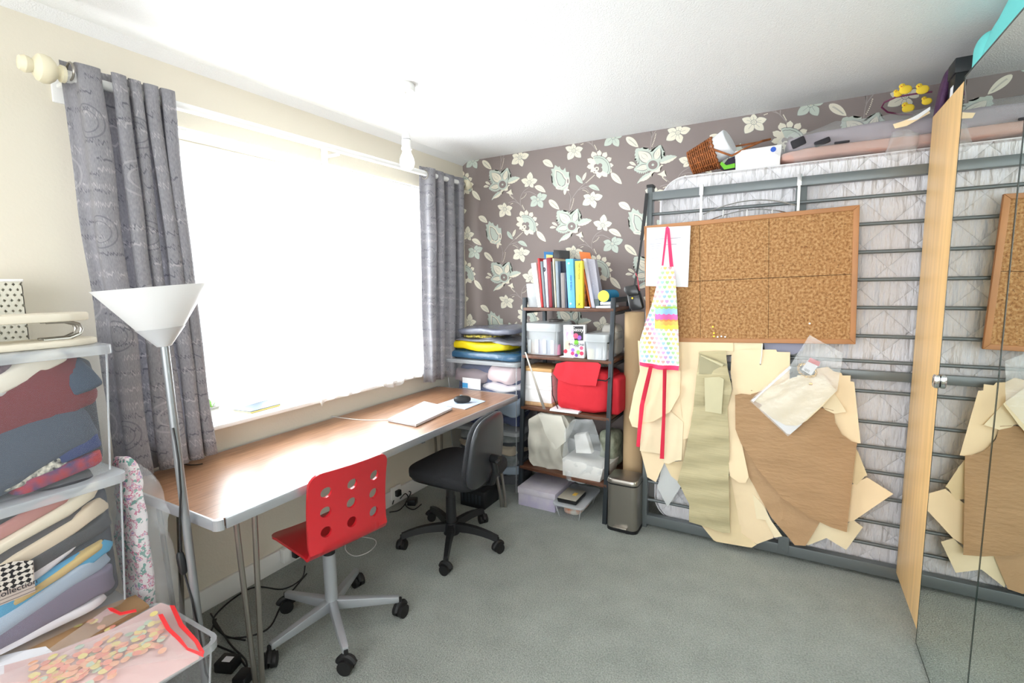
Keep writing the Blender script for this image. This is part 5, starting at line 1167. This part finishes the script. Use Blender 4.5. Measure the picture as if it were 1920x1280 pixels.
# ================================================================= WARDROBE
WXF = 2.7; YS = -.445
t = thing('wardrobe', 'tall fitted wardrobe with a beech end panel and mirrored doors along the right', 'wardrobe', (3.0, -2, 0))
MB().box(2.722, 3.29, -3.9, YS-.002, .0, 2.085, .001).build('carcass', m_beech, t)
MB().box(WXF, 2.721, -.876, YS, .06, 2.09, .0015).build('end_panel', m_beech, t)
ys = [-.879, -1.4505, -2.022, -2.593, -3.165, -3.737]
for k, (a, b) in enumerate(zip(ys, ys[1:])):
    o = MB().box(WXF+.006, 2.72, b+.0015, a-.0015, .012, 2.098).build('door', mat('door_backing', (60, 66, 64), .5), t)
    MB().box(WXF, WXF+.0055, b+.0015, a-.0015, .012, 2.098).build('mirror', m_mirror, o, 0)
    e = MB().box(WXF-.0006, WXF+.0057, a-.0044, a-.0004, .012, 2.098).box(WXF-.0006, WXF+.0057, b+.0004, b+.0044, .012, 2.098).box(WXF-.0004, WXF+.012, b+.001, a-.001, 2.0985, 2.104).box(WXF-.0004, WXF+.012, b+.001, a-.001, .006, .0115)
    e.build('glass_edge', m_glassedge, o)
    yk = a-.014 if k % 2 == 0 else b+.014
    if k == 0 or k > 1: MB().soft((WXF-.009, yk, 1.047), (.02, .034, .05), .5, n=10).build('handle', m_chrome, o)
# on the wardrobe
t = thing('shoebox_black', 'black lidded box with a white label on top of the wardrobe near the bed', 'box', (2.85, -.65, 2.09))
MB().box(2.742, 3.06, -.545, -.448, 2.087, 2.235, .002).build('box_body', m_black, t)
MB().box(2.738, 3.064, -.549, -.444, 2.22, 2.277, .002).build('box_lid', mat('black_card_lid', (34, 36, 40), .5), t)
MB().box(2.7405, 2.742, -.53, -.49, 2.12, 2.18).build('white_label', m_paper, t)
t = thing('purple_bag', 'small purple quilted pouch standing beside the black box on the wardrobe', 'pouch', (2.73, -.55, 2.09))
MB().soft((2.738, -.39, 2.19), (.03, .10, .20), .6, ry=.15, amp=.005, seed=3, n=14).build('pouch_body', mat('purple_quilt', (74, 40, 78), .6, bump=.6, bscale=60), t, 60)
MB().tube([(2.76, -.41, 2.27), (2.78, -.41, 2.295), (2.80, -.40, 2.29), (2.80, -.40, 2.27)], .004, 6).build('carry_loop', MC['purple_quilt'], t)
t = thing('turquoise_bag', 'turquoise cloth bag piled on top of the wardrobe at the picture edge', 'bag', (2.9, -1, 2.09))
MB().soft((2.93, -.98, 2.215), (.36, .62, .22), .5, amp=.03, seed=6, fr=5, n=22).build('bag_body', mat('turquoise_cloth', (110, 206, 204), .85), t, 60)
MB().soft((2.83, -.74, 2.19), (.17, .14, .16), .55, amp=.02, seed=2, n=14).build('bag_corner', MC['turquoise_cloth'], t, 60)

# ================================================================= LEFT: STACKED STORAGE BOXES
def layer(t_, xf, y0, y1, zc, th, m, seed, slope=0, amp=.018, xd=.33, nm='folded_fabric'):
    """a flopped layer of cloth pressed against the clear front"""
    return MB().soft((xf-xd/2, (y0+y1)/2, zc), (xd, abs(y1-y0), th), .3, amp=amp, fr=9, seed=seed, rx=slope, n=18).build(nm, m, t_, 60)
stk = []
SX0, SX1, SY0, SY1 = .03, .435, -3.1, -2.505
for z0, z1, lb in ((.002, .382, 'bottom clear storage box of the tall stack at the left edge'), (.438, .838, 'middle clear storage box of fabrics in the stack at the left edge'), (.87, 1.238, 'top clear storage box with burgundy and slate clothes at the left edge')):
    stk.append(clearbox('storage_box', lb, SX0, SX1, SY0, SY1, z0, z1, 'storage box', .022, .018, m_clear, m_clear_rim, 'stacked clear storage boxes at the left'))
cl0 = mat('dark_packed_cloth', (58, 62, 72), .9, var=.2)
for tb_, z0, z1 in ((stk[2], .885, 1.225), (stk[1], .452, .825), (stk[0], .02, .375)):
    MB().soft((.225, -2.79, (z0+z1)/2), (.33, .53, z1-z0), .15, amp=.008, fr=9, seed=31, n=20).build('packed_cloth', cl0, tb_, 60)
tb = stk[2]
cl = lambda n, c, c2=None, vs=8: mat(n, c, .9, rgb2=c2, vscale=vs)
xf = .412
layer(tb, xf, -3.0, -2.525, 1.085, .20, cl('burgundy_cloth', (112, 34, 42)), 1, .38)
layer(tb, xf, -3.0, -2.525, .975, .19, cl('slate_cloth', (64, 74, 90)), 2, .36)
layer(tb, xf, -3.05, -2.60, .908, .06, cl('leafy_print_cloth', (34, 36, 42), (226, 222, 206), 70), 3, .10, .006)
layer(tb, xf, -2.75, -2.53, .90, .045, cl('red_blue_cloth', (170, 34, 40), (40, 50, 100), 26), 4, .15, .006)
layer(tb, xf-.005, -2.66, -2.53, .955, .05, cl('navy_cloth', (34, 52, 104)), 14, .2, .008)
layer(tb, xf, -2.62, -2.53, 1.16, .10, cl('teal_slate_cloth', (52, 68, 88)), 5, .3)
layer(tb, xf+.002, -2.80, -2.58, 1.20, .055, cl('ivory_lace', (222, 216, 202)), 6, .45, .008)
layer(tb, xf+.004, -3.05, -2.71, 1.165, .075, cl('pale_grey_knit', (206, 206, 208)), 7, .1, .012)
layer(tb, xf, -3.0, -2.70, 1.215, .03, cl('plum_sequin', (84, 66, 78), (150, 130, 140), 40), 8, .0, .004)
layer(tb, xf+.004, -2.86, -2.74, 1.105, .035, cl('floral_cotton', (236, 230, 222), (150, 180, 110), 30), 9, .5, .006)
tb = stk[1]; xf = .412
for k, (y0, y1, zc, th, m_, sl, am) in enumerate([(-3.0, -2.55, .795, .05, cl('charcoal_cloth', (64, 64, 68)), .3, .01), (-3.0, -2.6, .775, .035, cl('rose_film', (186, 130, 124)), .3, .006), (-3.0, -2.53, .745, .035, cl('ecru_cloth', (222, 212, 190)), .35, .012), (-3.0, -2.53, .71, .045, cl('dark_taupe_cloth', (76, 72, 74)), .3, .012), (-2.95, -2.53, .69, .04, cl('sand_cloth', (206, 190, 166)), .35, .012),
                                                    (-3.0, -2.53, .65, .05, cl('charcoal_cloth', (64, 64, 68)), .3, .012), (-2.82, -2.58, .655, .05, cl('white_cotton_cloth', (228, 224, 230)), .5, .012), (-3.0, -2.68, .64, .05, cl('sand_cloth', (206, 190, 166)), .2, .01), (-2.8, -2.55, .61, .02, cl('gold_trim_cloth', (196, 170, 110)), .33, .004),
                                                    (-2.9, -2.53, .585, .05, cl('sky_cloth', (74, 156, 196)), .33, .01), (-3.0, -2.53, .54, .05, cl('mist_cloth', (156, 172, 190)), .3, .012), (-3.0, -2.53, .50, .06, cl('plum_grey_cloth', (112, 104, 124)), .1, .012), (-2.9, -2.56, .468, .03, cl('white_cotton_cloth', (228, 224, 230)), 0, .004)]):
    layer(tb, xf+.004*(k % 3)-.004, y0, y1+.004, zc, th*1.3, m_, 20+k, sl, am*1.7)
# paper label on the middle box
lbq = [at(*q_, 'x', .4335) for q_ in ((0, 1068), (62, 1050), (66, 1108), (0, 1135))]
MB().prism(lbq, (.0015, 0, 0)).build('paper_label', mat('kraft_pink_label', (196, 182, 174), .7), tb)
dq = [at(*q_, 'x', .4352) for q_ in ((0, 1068), (0, 1060), (24, 1052), (62, 1050), (62, 1090), (0, 1110))]
m_dam = mat('damask_print', (30, 30, 34), .7); N = NT(m_dam); x, y, z = N.xyz(); 
dd_ = N.ma('ADD', N.ma('SINE', N.ma('MULTIPLY', y, 420)), N.ma('ADD', N.ma('SINE', N.ma('MULTIPLY', z, 460)), N.ma('MULTIPLY', N.noise(N.vec(0, y, z), 150, 3), 3.5))); N.color(N.mix(N.ma('GREATER_THAN', dd_, 1.7), (28, 28, 32), (210, 204, 196)))
MB().prism(dq, (.001, 0, 0)).build('damask_panel', m_dam, tb)
p = at(30, 1101, 'x', .4362); 
Ry = Matrix(((0, 0, 1, 0), (1, 0, 0, 0), (0, 1, 0, 0), (0, 0, 0, 1)))
text('label_lettering', 'on Collection', (p.x+.001, p.y-.015, p.z-.004), .021, m_ink, tb, Ry, .0002)
for dz_ in (.018, .028):
    MB().box(.4362, .4368, p.y-.06, p.y+.04, p.z-dz_-.001, p.z-dz_+.001).build('label_line', mat('label_grey', (130, 120, 116), .7), tb)
tb = stk[0]
for k in range(4): layer(tb, xf, -3.0, -2.54, .05+.085*k, .08, [cl('mist_cloth', (156, 172, 190)), cl('charcoal_cloth', (64, 64, 68)), cl('sand_cloth', (206, 190, 166)), cl('slate_cloth', (64, 74, 90))][k], 40+k)
# sleeve ironing board on top
LT = 1.2605
t = thing('sleeve_ironing_board', 'tabletop ironing board with a beige cover folded on the top storage box', 'ironing board', (.3, -2.75, LT))
m_ib = mat('beige_ironing_cover', (220, 212, 194), .9)
def rboard(z0, z1, x0, x1, yend):
    r = (x1-x0)/2; P = [(x0, -3.15), (x1, -3.15)]+[((x0+x1)/2+r*math.cos(a), yend-r*1.3+r*1.3*math.sin(a)) for a in [math.pi*k/12 for k in range(13)]]
    return MB().hexa([(x, y, z0) for x, y in P], [(x, y, z1) for x, y in P], .006)
rboard(1.334, 1.358, .27, .40, -2.515).build('board', m_ib, t)
rboard(LT+.001, LT+.02, .25, .41, -2.50).build('lower_board', m_ib, t)
for dx in (-.02, .02): MB().tube([(.335+dx, -2.62, 1.333), (.335+dx, -2.57, 1.332), (.335+dx, -2.545, 1.322), (.335+dx, -2.54, 1.308), (.335+dx, -2.545, 1.294), (.335+dx, -2.57, 1.283), (.335+dx, -2.63, 1.282)], .005, 8).build('bent_tube', m_steel, t)
# lattice holder
pr_ = at(45, 560, 'x', .17)
t = thing('lattice_holder', 'white pierced-lattice metal holder at the left edge behind the ironing board', 'holder', (.13, pr_.y-.06, LT))
m_lat = mat('pierced_white_metal', (216, 214, 200), .5); N = NT(m_lat); x, y, z = N.xyz()
s_ = .016; az = N.ma('FRACT', N.ma('DIVIDE', z, s_)); row = N.ma('FLOOR', N.ma('DIVIDE', z, s_)); ay = N.ma('FRACT', N.ma('ADD', N.ma('DIVIDE', N.ma('ADD', y, x), s_), N.ma('MULTIPLY', N.ma('MODULO', row, 2), .5)))
tri = N.ma('LESS_THAN', N.ma('ADD', N.ma('ABSOLUTE', N.ma('SUBTRACT', ay, .5)), N.ma('MULTIPLY', N.ma('ABSOLUTE', N.ma('SUBTRACT', az, .45)), .8)), .27)
N.nt.links.new(N.ma('SUBTRACT', 1, tri), N.b.inputs['Alpha'])
y1 = pr_.y; y0 = y1-.12
for a in ((.168, .17, y0, y1), (.05, .052, y0, y1), (.05, .17, y1-.002, y1), (.05, .17, y0, y0+.002)): MB().box(a[0], a[1], a[2], a[3], LT+.001, 1.455).build('side_panel', m_lat, t, 0)
MB().box(.047, .173, y0-.003, y1+.003, 1.452, 1.46, .001).box(.047, .173, y0-.003, y1+.003, LT+.001, LT+.006, .001).build('edge_band', m_white, t)

# floral bag between the boxes and the desk
t = thing('fabric_in_bag', 'floral fabric length in a clear polythene bag squeezed between the storage boxes and the desk', 'bag', (.36, -2.43, .0))
m_fl = mat('floral_fabric', (236, 226, 226), .85); N = NT(m_fl); x, y, z = N.xyz(); v = N.vec(x, y, z)
nn_ = N.noise(v, 52, 2, 'Fac'); N.color(N.mix(N.ma('GREATER_THAN', N.noise(N.vec(z, x, y), 60, 2), .6), N.ramp(nn_, [(.0, (236, 228, 230)), (.55, (206, 110, 146)), (.6, (232, 204, 214)), (.66, (160, 132, 186))], True), (110, 160, 150)))
MB().soft((.285, -2.443, .44), (.13, .055, .84), .5, amp=.02, fr=7, seed=3, n=24).build('fabric', m_fl, t, 60)
MB().soft((.36, -2.44, .42), (.27, .08, .84), .6, amp=.035, fr=9, seed=8, n=30).build('polythene', m_bag, t, 60)

# ================================================================= CRATE WITH SEQUIN POUCHES
CZ0, CZ1 = .002, .415
t = clearbox('open_crate', 'open clear plastic crate in the near left corner holding sequin pouches', .475, .812, -3.05, -2.475, CZ0, CZ1, 'crate', 0, .03, m_clear, m_clear_rim)
MB().soft((.64, -2.76, .15), (.26, .44, .27), .35, amp=.02, seed=2, n=18).build('packed_cloth', mat('rose_pink_cloth', (214, 90, 100), .9, rgb2=(190, 190, 200), vscale=5), t, 60)
def zsheet(name, pts, z, m, label=None, cat=None, amp=.006, parent=None, th=.0015, seed=0, dice=.04, zf=None, dz=0):
    Q = [at(*p_, 'z', z) for p_ in pts]
    fn = lambda p: (p.x, p.y, p.z+amp*noise.noise(Vector((p.x*9+seed, p.y*9, seed)))+dz*(p.y+2.6))
    mb = MB().poly(Q, (), th, (0, 0, 1), dice=dice, fn=fn)
    return mb.build(name, m, parent, 70, label=label, cat=cat) if parent is None else mb.build(name, m, parent, 70)
cz = lambda px, py: (px/2.908, 840+py/2.909)
zsheet('padded_envelope', [cz(*p_) for p_ in ((-60, 1180), (0, 1140), (480, 905), (740, 808), (815, 872), (640, 970), (300, 1150), (0, 1260))], .4195, mat('brown_envelope', (166, 130, 92), .6, var=.06), 'brown padded envelope lying under the pouches in the open crate', 'envelope', .006, th=.008)
zsheet('letter_envelope', [cz(*p_) for p_ in ((0, 1140), (250, 1085), (330, 1150), (0, 1260))], .430, m_paper, 'plain white envelope at the left of the sequin pouches', 'envelope', .004, th=.003, seed=2)
m_pou = mat('pouch_film', (246, 238, 236), .12, alpha=.13, bump=1, bscale=24, spec=1); m_rede = mat('red_zip_edge', (250, 56, 60), .4); m_pink = mat('pale_pink_card', (222, 184, 180), .6)
m_seq = [mat('sequin_peach', (246, 186, 150), .2, metal=.25), mat('sequin_gold', (244, 228, 150), .15, metal=.3), mat('sequin_mint', (200, 220, 196), .15, metal=.3), mat('sequin_coral', (244, 160, 140), .2, metal=.25)]
PO = [([(250, 1110), (585, 870), (660, 905), (740, 885), (520, 1010), (340, 1120)], .434, [(585, 870), (610, 868), (660, 898), (742, 880), (745, 892), (655, 912), (600, 886)], 'rear folded clear pouch with a red zip edge in the open crate', 6, (520, 960)),
      ([(0, 1190), (300, 1110), (620, 980), (880, 838), (945, 860), (1110, 1110), (1090, 1140), (760, 1180), (300, 1260), (0, 1280)], .446, [(925, 857), (952, 858), (1000, 960), (1080, 1050), (1115, 1110), (1105, 1140), (1060, 1060), (975, 970)], 'middle pink pouch with a long red zip edge in the open crate', 8, (760, 1040)),
      ([(-40, 1250), (330, 1120), (660, 985), (870, 905), (920, 960), (1020, 1100), (1100, 1110), (1098, 1150), (860, 1290), (400, 1420), (-40, 1400)], .458, [(862, 910), (888, 905), (930, 985), (985, 1035), (1025, 1090), (1105, 1120), (1110, 1140), (1020, 1102), (960, 1040), (905, 990)], 'front sequin-filled clear pouch with a wavy red zip edge in the open crate', 190, (620, 1130))]
random.seed(5)
for k, (pts, z_, red, lb, ns, (ccx, ccy)) in enumerate(PO):
    c0_ = at(*cz(*pts[0]), 'z', z_); t = thing('sequin_pouch', lb, 'pouch', at(*cz(ccx, ccy), 'z', z_-.006), 'zip pouches in the open crate')
    zsheet('pink_insert', [cz(ccx+(a-ccx)*.97, ccy+(b-ccy)*.97) for a, b in pts], z_-.009, m_pink, None, None, .002, t, .001, k, dz=.0)
    zsheet('film', [cz(*p_) for p_ in pts], z_+.006, m_pou, None, None, .003, t, .0008, k, .02)
    zsheet('zip_edge', [cz(*p_) for p_ in red], z_+.008, m_rede, None, None, .004, t, .002, k)
    sq = [MB() for _ in m_seq]; ex = min(p_[1] for p_ in pts)
    for i in range(ns):
        if ns > 20:
            s1 = random.random(); s2 = random.gauss(0, 1); px_ = 180+720*s1; py_ = 1270-260*s1+s2*48
        else: px_ = ccx+random.uniform(-130, 130); py_ = ccy+random.uniform(-30, 30)
        if px_ > 960 or px_ < 0: continue
        p = at(*cz(px_, py_), 'z', z_-.003+random.uniform(0, .006)); tl_ = Vector((random.uniform(-.14, .14), random.uniform(-.14, .14), 1)).normalized()
        sq[random.choice([0, 0, 0, 1, 3, 3, 2, 1])].cyl(p, p+tl_*.0005, .0102, n=16)
    for q_, mm in zip(sq, m_seq):
        if len(q_.bm.verts): q_.build('sequins', mm, t, 0, kind='stuff')
        else: q_.bm.free()

# ================================================================= FAR END OF THE DESK: BOXES AND PARCELS
xa, xb = .085, .672
FB = thing  # readability
far1 = clearbox('storage_box', 'clear storage box on the carpet behind the far end of the desk', xa+.01, xb-.01, -.40, -.03, .002, .41, 'storage box', .02, .02, m_clear, m_clear_rim, 'clear boxes in the far corner')
for k in range(5): MB().soft((.375, -.215, .05+.075*k), (.50, .30, .085), .4, amp=.03, seed=60+k, fr=7).build('folded_fabric', [cl('charcoal_cloth', (64, 64, 68)), cl('mist_cloth', (156, 172, 190)), cl('grey_pattern', (150, 156, 156), (90, 96, 100), 14), cl('sand_cloth', (206, 190, 166)), cl('grey_pattern', (150, 156, 156), (90, 96, 100), 14)][k], far1, 60)
MB().soft((.375, -.2, .21), (.5, .26, .36), .3, amp=.01, seed=44, n=16).build('packed_cloth', cl0, far1, 60)
far2 = clearbox('storage_box', 'clear storage box with a blue and white label showing above the far desk end', xa, xb, -.405, -.03, .435, .885, 'storage box', .02, .02, m_clear, m_clear_rim, 'clear boxes in the far corner')
MB().soft((.375, -.2, .66), (.5, .26, .40), .3, amp=.01, seed=45, n=16).build('packed_cloth', cl('navy2_cloth', (60, 70, 110)), far2, 60)
for k, (cx_, w_, zc, th, mm) in enumerate([(.375, .5, .49, .1, cl('navy_cloth', (34, 52, 104))), (.3, .36, .60, .1, cl('navy_cloth', (34, 52, 104))), (.375, .5, .67, .09, cl('navy2_cloth', (60, 70, 110))), (.26, .3, .77, .1, cl('taupe_rose', (150, 134, 140))), (.52, .24, .80, .1, cl('blush_cloth', (232, 212, 216))), (.5, .3, .71, .06, cl('white_cotton_cloth', (228, 224, 230))), (.56, .2, .58, .1, cl('mist_cloth', (156, 172, 190)))]):
    MB().soft((cx_, -.22, zc), (w_, .31, th), .45, amp=.03, seed=80+k, fr=8).build('folded_fabric', mm, far2, 60)
q4 = [at(*q_, 'y', -.408) for q_ in ((867, 707), (901, 711), (901, 731), (867, 727))]
for p_ in q4: p_.y = -.4065
MB().prism(q4, (0, -.001, 0)).build('paper_label', m_paper, far2); q5 = [q4[0]+(q4[3]-q4[0])*.5, q4[0]+(q4[1]-q4[0])*.3+(q4[3]-q4[0])*.5, q4[0]+(q4[1]-q4[0])*.3+(q4[3]-q4[0])*.95, q4[0]+(q4[3]-q4[0])*.95]
MB().prism([p_+Vector((0, -.001, 0)) for p_ in q5], (0, -.0006, 0)).build('blue_print', mat('label_blue', (70, 160, 220), .6), far2)
Z0 = .9065
m_poly_navy = mat('navy_poly_mailer', (52, 96, 130), .22, bump=.8, bscale=14, spec=.8); m_poly_yel = mat('yellow_poly_mailer', (240, 214, 20), .35, bump=.7, bscale=16); m_poly_gry = mat('grey_poly_mailer', (120, 124, 140), .25, bump=.9, bscale=14, spec=.8)
MB().soft((.37, -.24, Z0+.03), (.60, .33, .062), .4, amp=.012, seed=1, n=24).build('parcel', m_poly_navy, None, label='navy plastic mailer, bottom of the parcel pile in the corner', cat='parcel', group='parcels piled in the corner')
MB().soft((.34, -.245, Z0+.09), (.47, .30, .066), .45, amp=.012, seed=2, n=24).build('parcel', m_poly_yel, None, label='bright yellow plastic mailer in the middle of the parcel pile', cat='parcel', group='parcels piled in the corner')
MB().soft((.50, -.22, Z0+.128), (.34, .30, .035), .45, amp=.02, seed=3, n=24, ry=.12).soft((.32, -.25, Z0+.134), (.40, .28, .022), .5, amp=.012, seed=13, n=20).build('parcel', mat('crumpled_grey_film', (140, 142, 152), .2, bump=1, bscale=20, alpha=.85), None, label='crumpled grey film bag above the yellow mailer', cat='parcel', group='parcels piled in the corner')
MB().soft((.33, -.25, Z0+.158), (.26, .24, .024), .5, amp=.006, seed=4, n=18).build('fabric_packet', cl('yellow_ditsy_print', (226, 206, 90), (60, 60, 60), 60), None, label='yellow ditsy-print fabric packet between the grey parcels', cat='fabric')
MB().soft((.38, -.23, Z0+.195), (.47, .30, .05), .45, amp=.016, seed=5, n=24).build('parcel', m_poly_gry, None, label='slate grey plastic mailer on top of the parcel pile', cat='parcel', group='parcels piled in the corner')

# ================================================================= FLOOR ELECTRICS
t = thing('pc_power_unit', 'small black ventilated power unit on the carpet under the far end of the desk', 'power unit', (.55, -.6, 0))
A_ = at(877, 948, 'z', 0); B_ = at(940, 935, 'z', 0)
MB().box(.40, .585, -.70, -.52, .001, .115, .004).build('casing', m_black, t)
for k in range(6): MB().box(.41+k*.027, .425+k*.027, -.7035, -.699, .03, .09).build('vent_slot', m_rack, t)
MB().tube([(.50, -.6, .115), (.54, -.62, .16), (.60, -.6, .19), (.62, -.56, .24)], .012, 8).build('ribbed_hose', m_black, t)
t = thing('wall_socket', 'white double socket on the skirting board behind the red chair', 'socket', (.02, -1.66, .0))
sy = at(552, 1048, 'x', .03)
MB().box(.016, .05, sy.y-.07, sy.y+.075, .035, .11, .004).build('face_plate', m_white, t)
MB().box(.05, .085, sy.y-.03, sy.y+.02, .05, .1, .006).build('plug', m_black, t)
t = thing('socket_2', 'white socket low on the wall under the desk between the two chairs', 'socket', (.02, -.98, .05))
s2 = at(742, 925, 'x', .02); MB().box(.016, .03, s2.y-.045, s2.y+.045, .04, .125, .004).build('face_plate', m_white, t); MB().box(.03, .055, s2.y-.02, s2.y+.02, .06, .10, .005).build('plug', m_black, t)
CG = 'cables on the carpet under the desk'
cable('floor_cable', [(572, 1060, .06), (565, 1085), (530, 1104), (480, 1100), (440, 1120), (400, 1160), (420, 1190), (460, 1200)], .0035, m_black, 'black cable looping from the double socket to the near desk leg', group=CG)
cable('floor_cable', [(400, 1165), (430, 1195), (500, 1180), (530, 1130), (575, 1075)], .0035, m_black, 'black cable running under the red chair base arm', group=CG)
cable('floor_cable', [(395, 1150), (430, 1205), (462, 1240), (455, 1275)], .0035, m_black, 'black cable trailing past the adaptor beside the crate', group=CG)
cable('floor_cable', [(405, 1160), (395, 1200), (440, 1225), (465, 1255)], .0035, m_black, 'second black cable curling round the adaptor beside the crate', group=CG)
cable('charger_cable', [(650, 1010), (648, 1030), (665, 1042), (690, 1035), (705, 1020), (700, 1010), (675, 1006)], .0025, m_wc, 'white charger cable looped on the carpet behind the red chair')
cable('floor_cable', [(736, 945, .02), (745, 925, .05), (770, 922, .03), (760, 945), (775, 955), (790, 945)], .0035, m_black, 'black cable tangle under the black chair', group=CG)
cable('floor_cable', [(730, 960), (750, 955), (765, 935, .03), (760, 925, .05), (750, 935, .02)], .0035, m_black, 'black cable looping to the wall beside the cable tangle', group=CG)
for px_, py_, sx_, lb in ((430, 1245, .045, 'black plug-in adaptor with white rating label on the carpet beside the crate'), (458, 1272, .03, 'black plug lying at the very bottom, beside the near desk leg'), (775, 940, .035, 'black adaptor block among the cables under the black chair')):
    p = at(px_, py_, 'z', .02); t = thing('adaptor', lb, 'adaptor', (p.x, p.y, 0)); MB().box(p.x-sx_, p.x+sx_*.6, p.y-.03, p.y+.03, .001, .04, .005, rot=Matrix.Rotation(.4, 3, 'Z')).build('casing', m_black, t)
    if 'label' in lb: MB().box(p.x-.02, p.x+.012, p.y-.015, p.y+.012, .0405, .0412, rot=Matrix.Rotation(.4, 3, 'Z')).build('rating_label', m_paper, t)
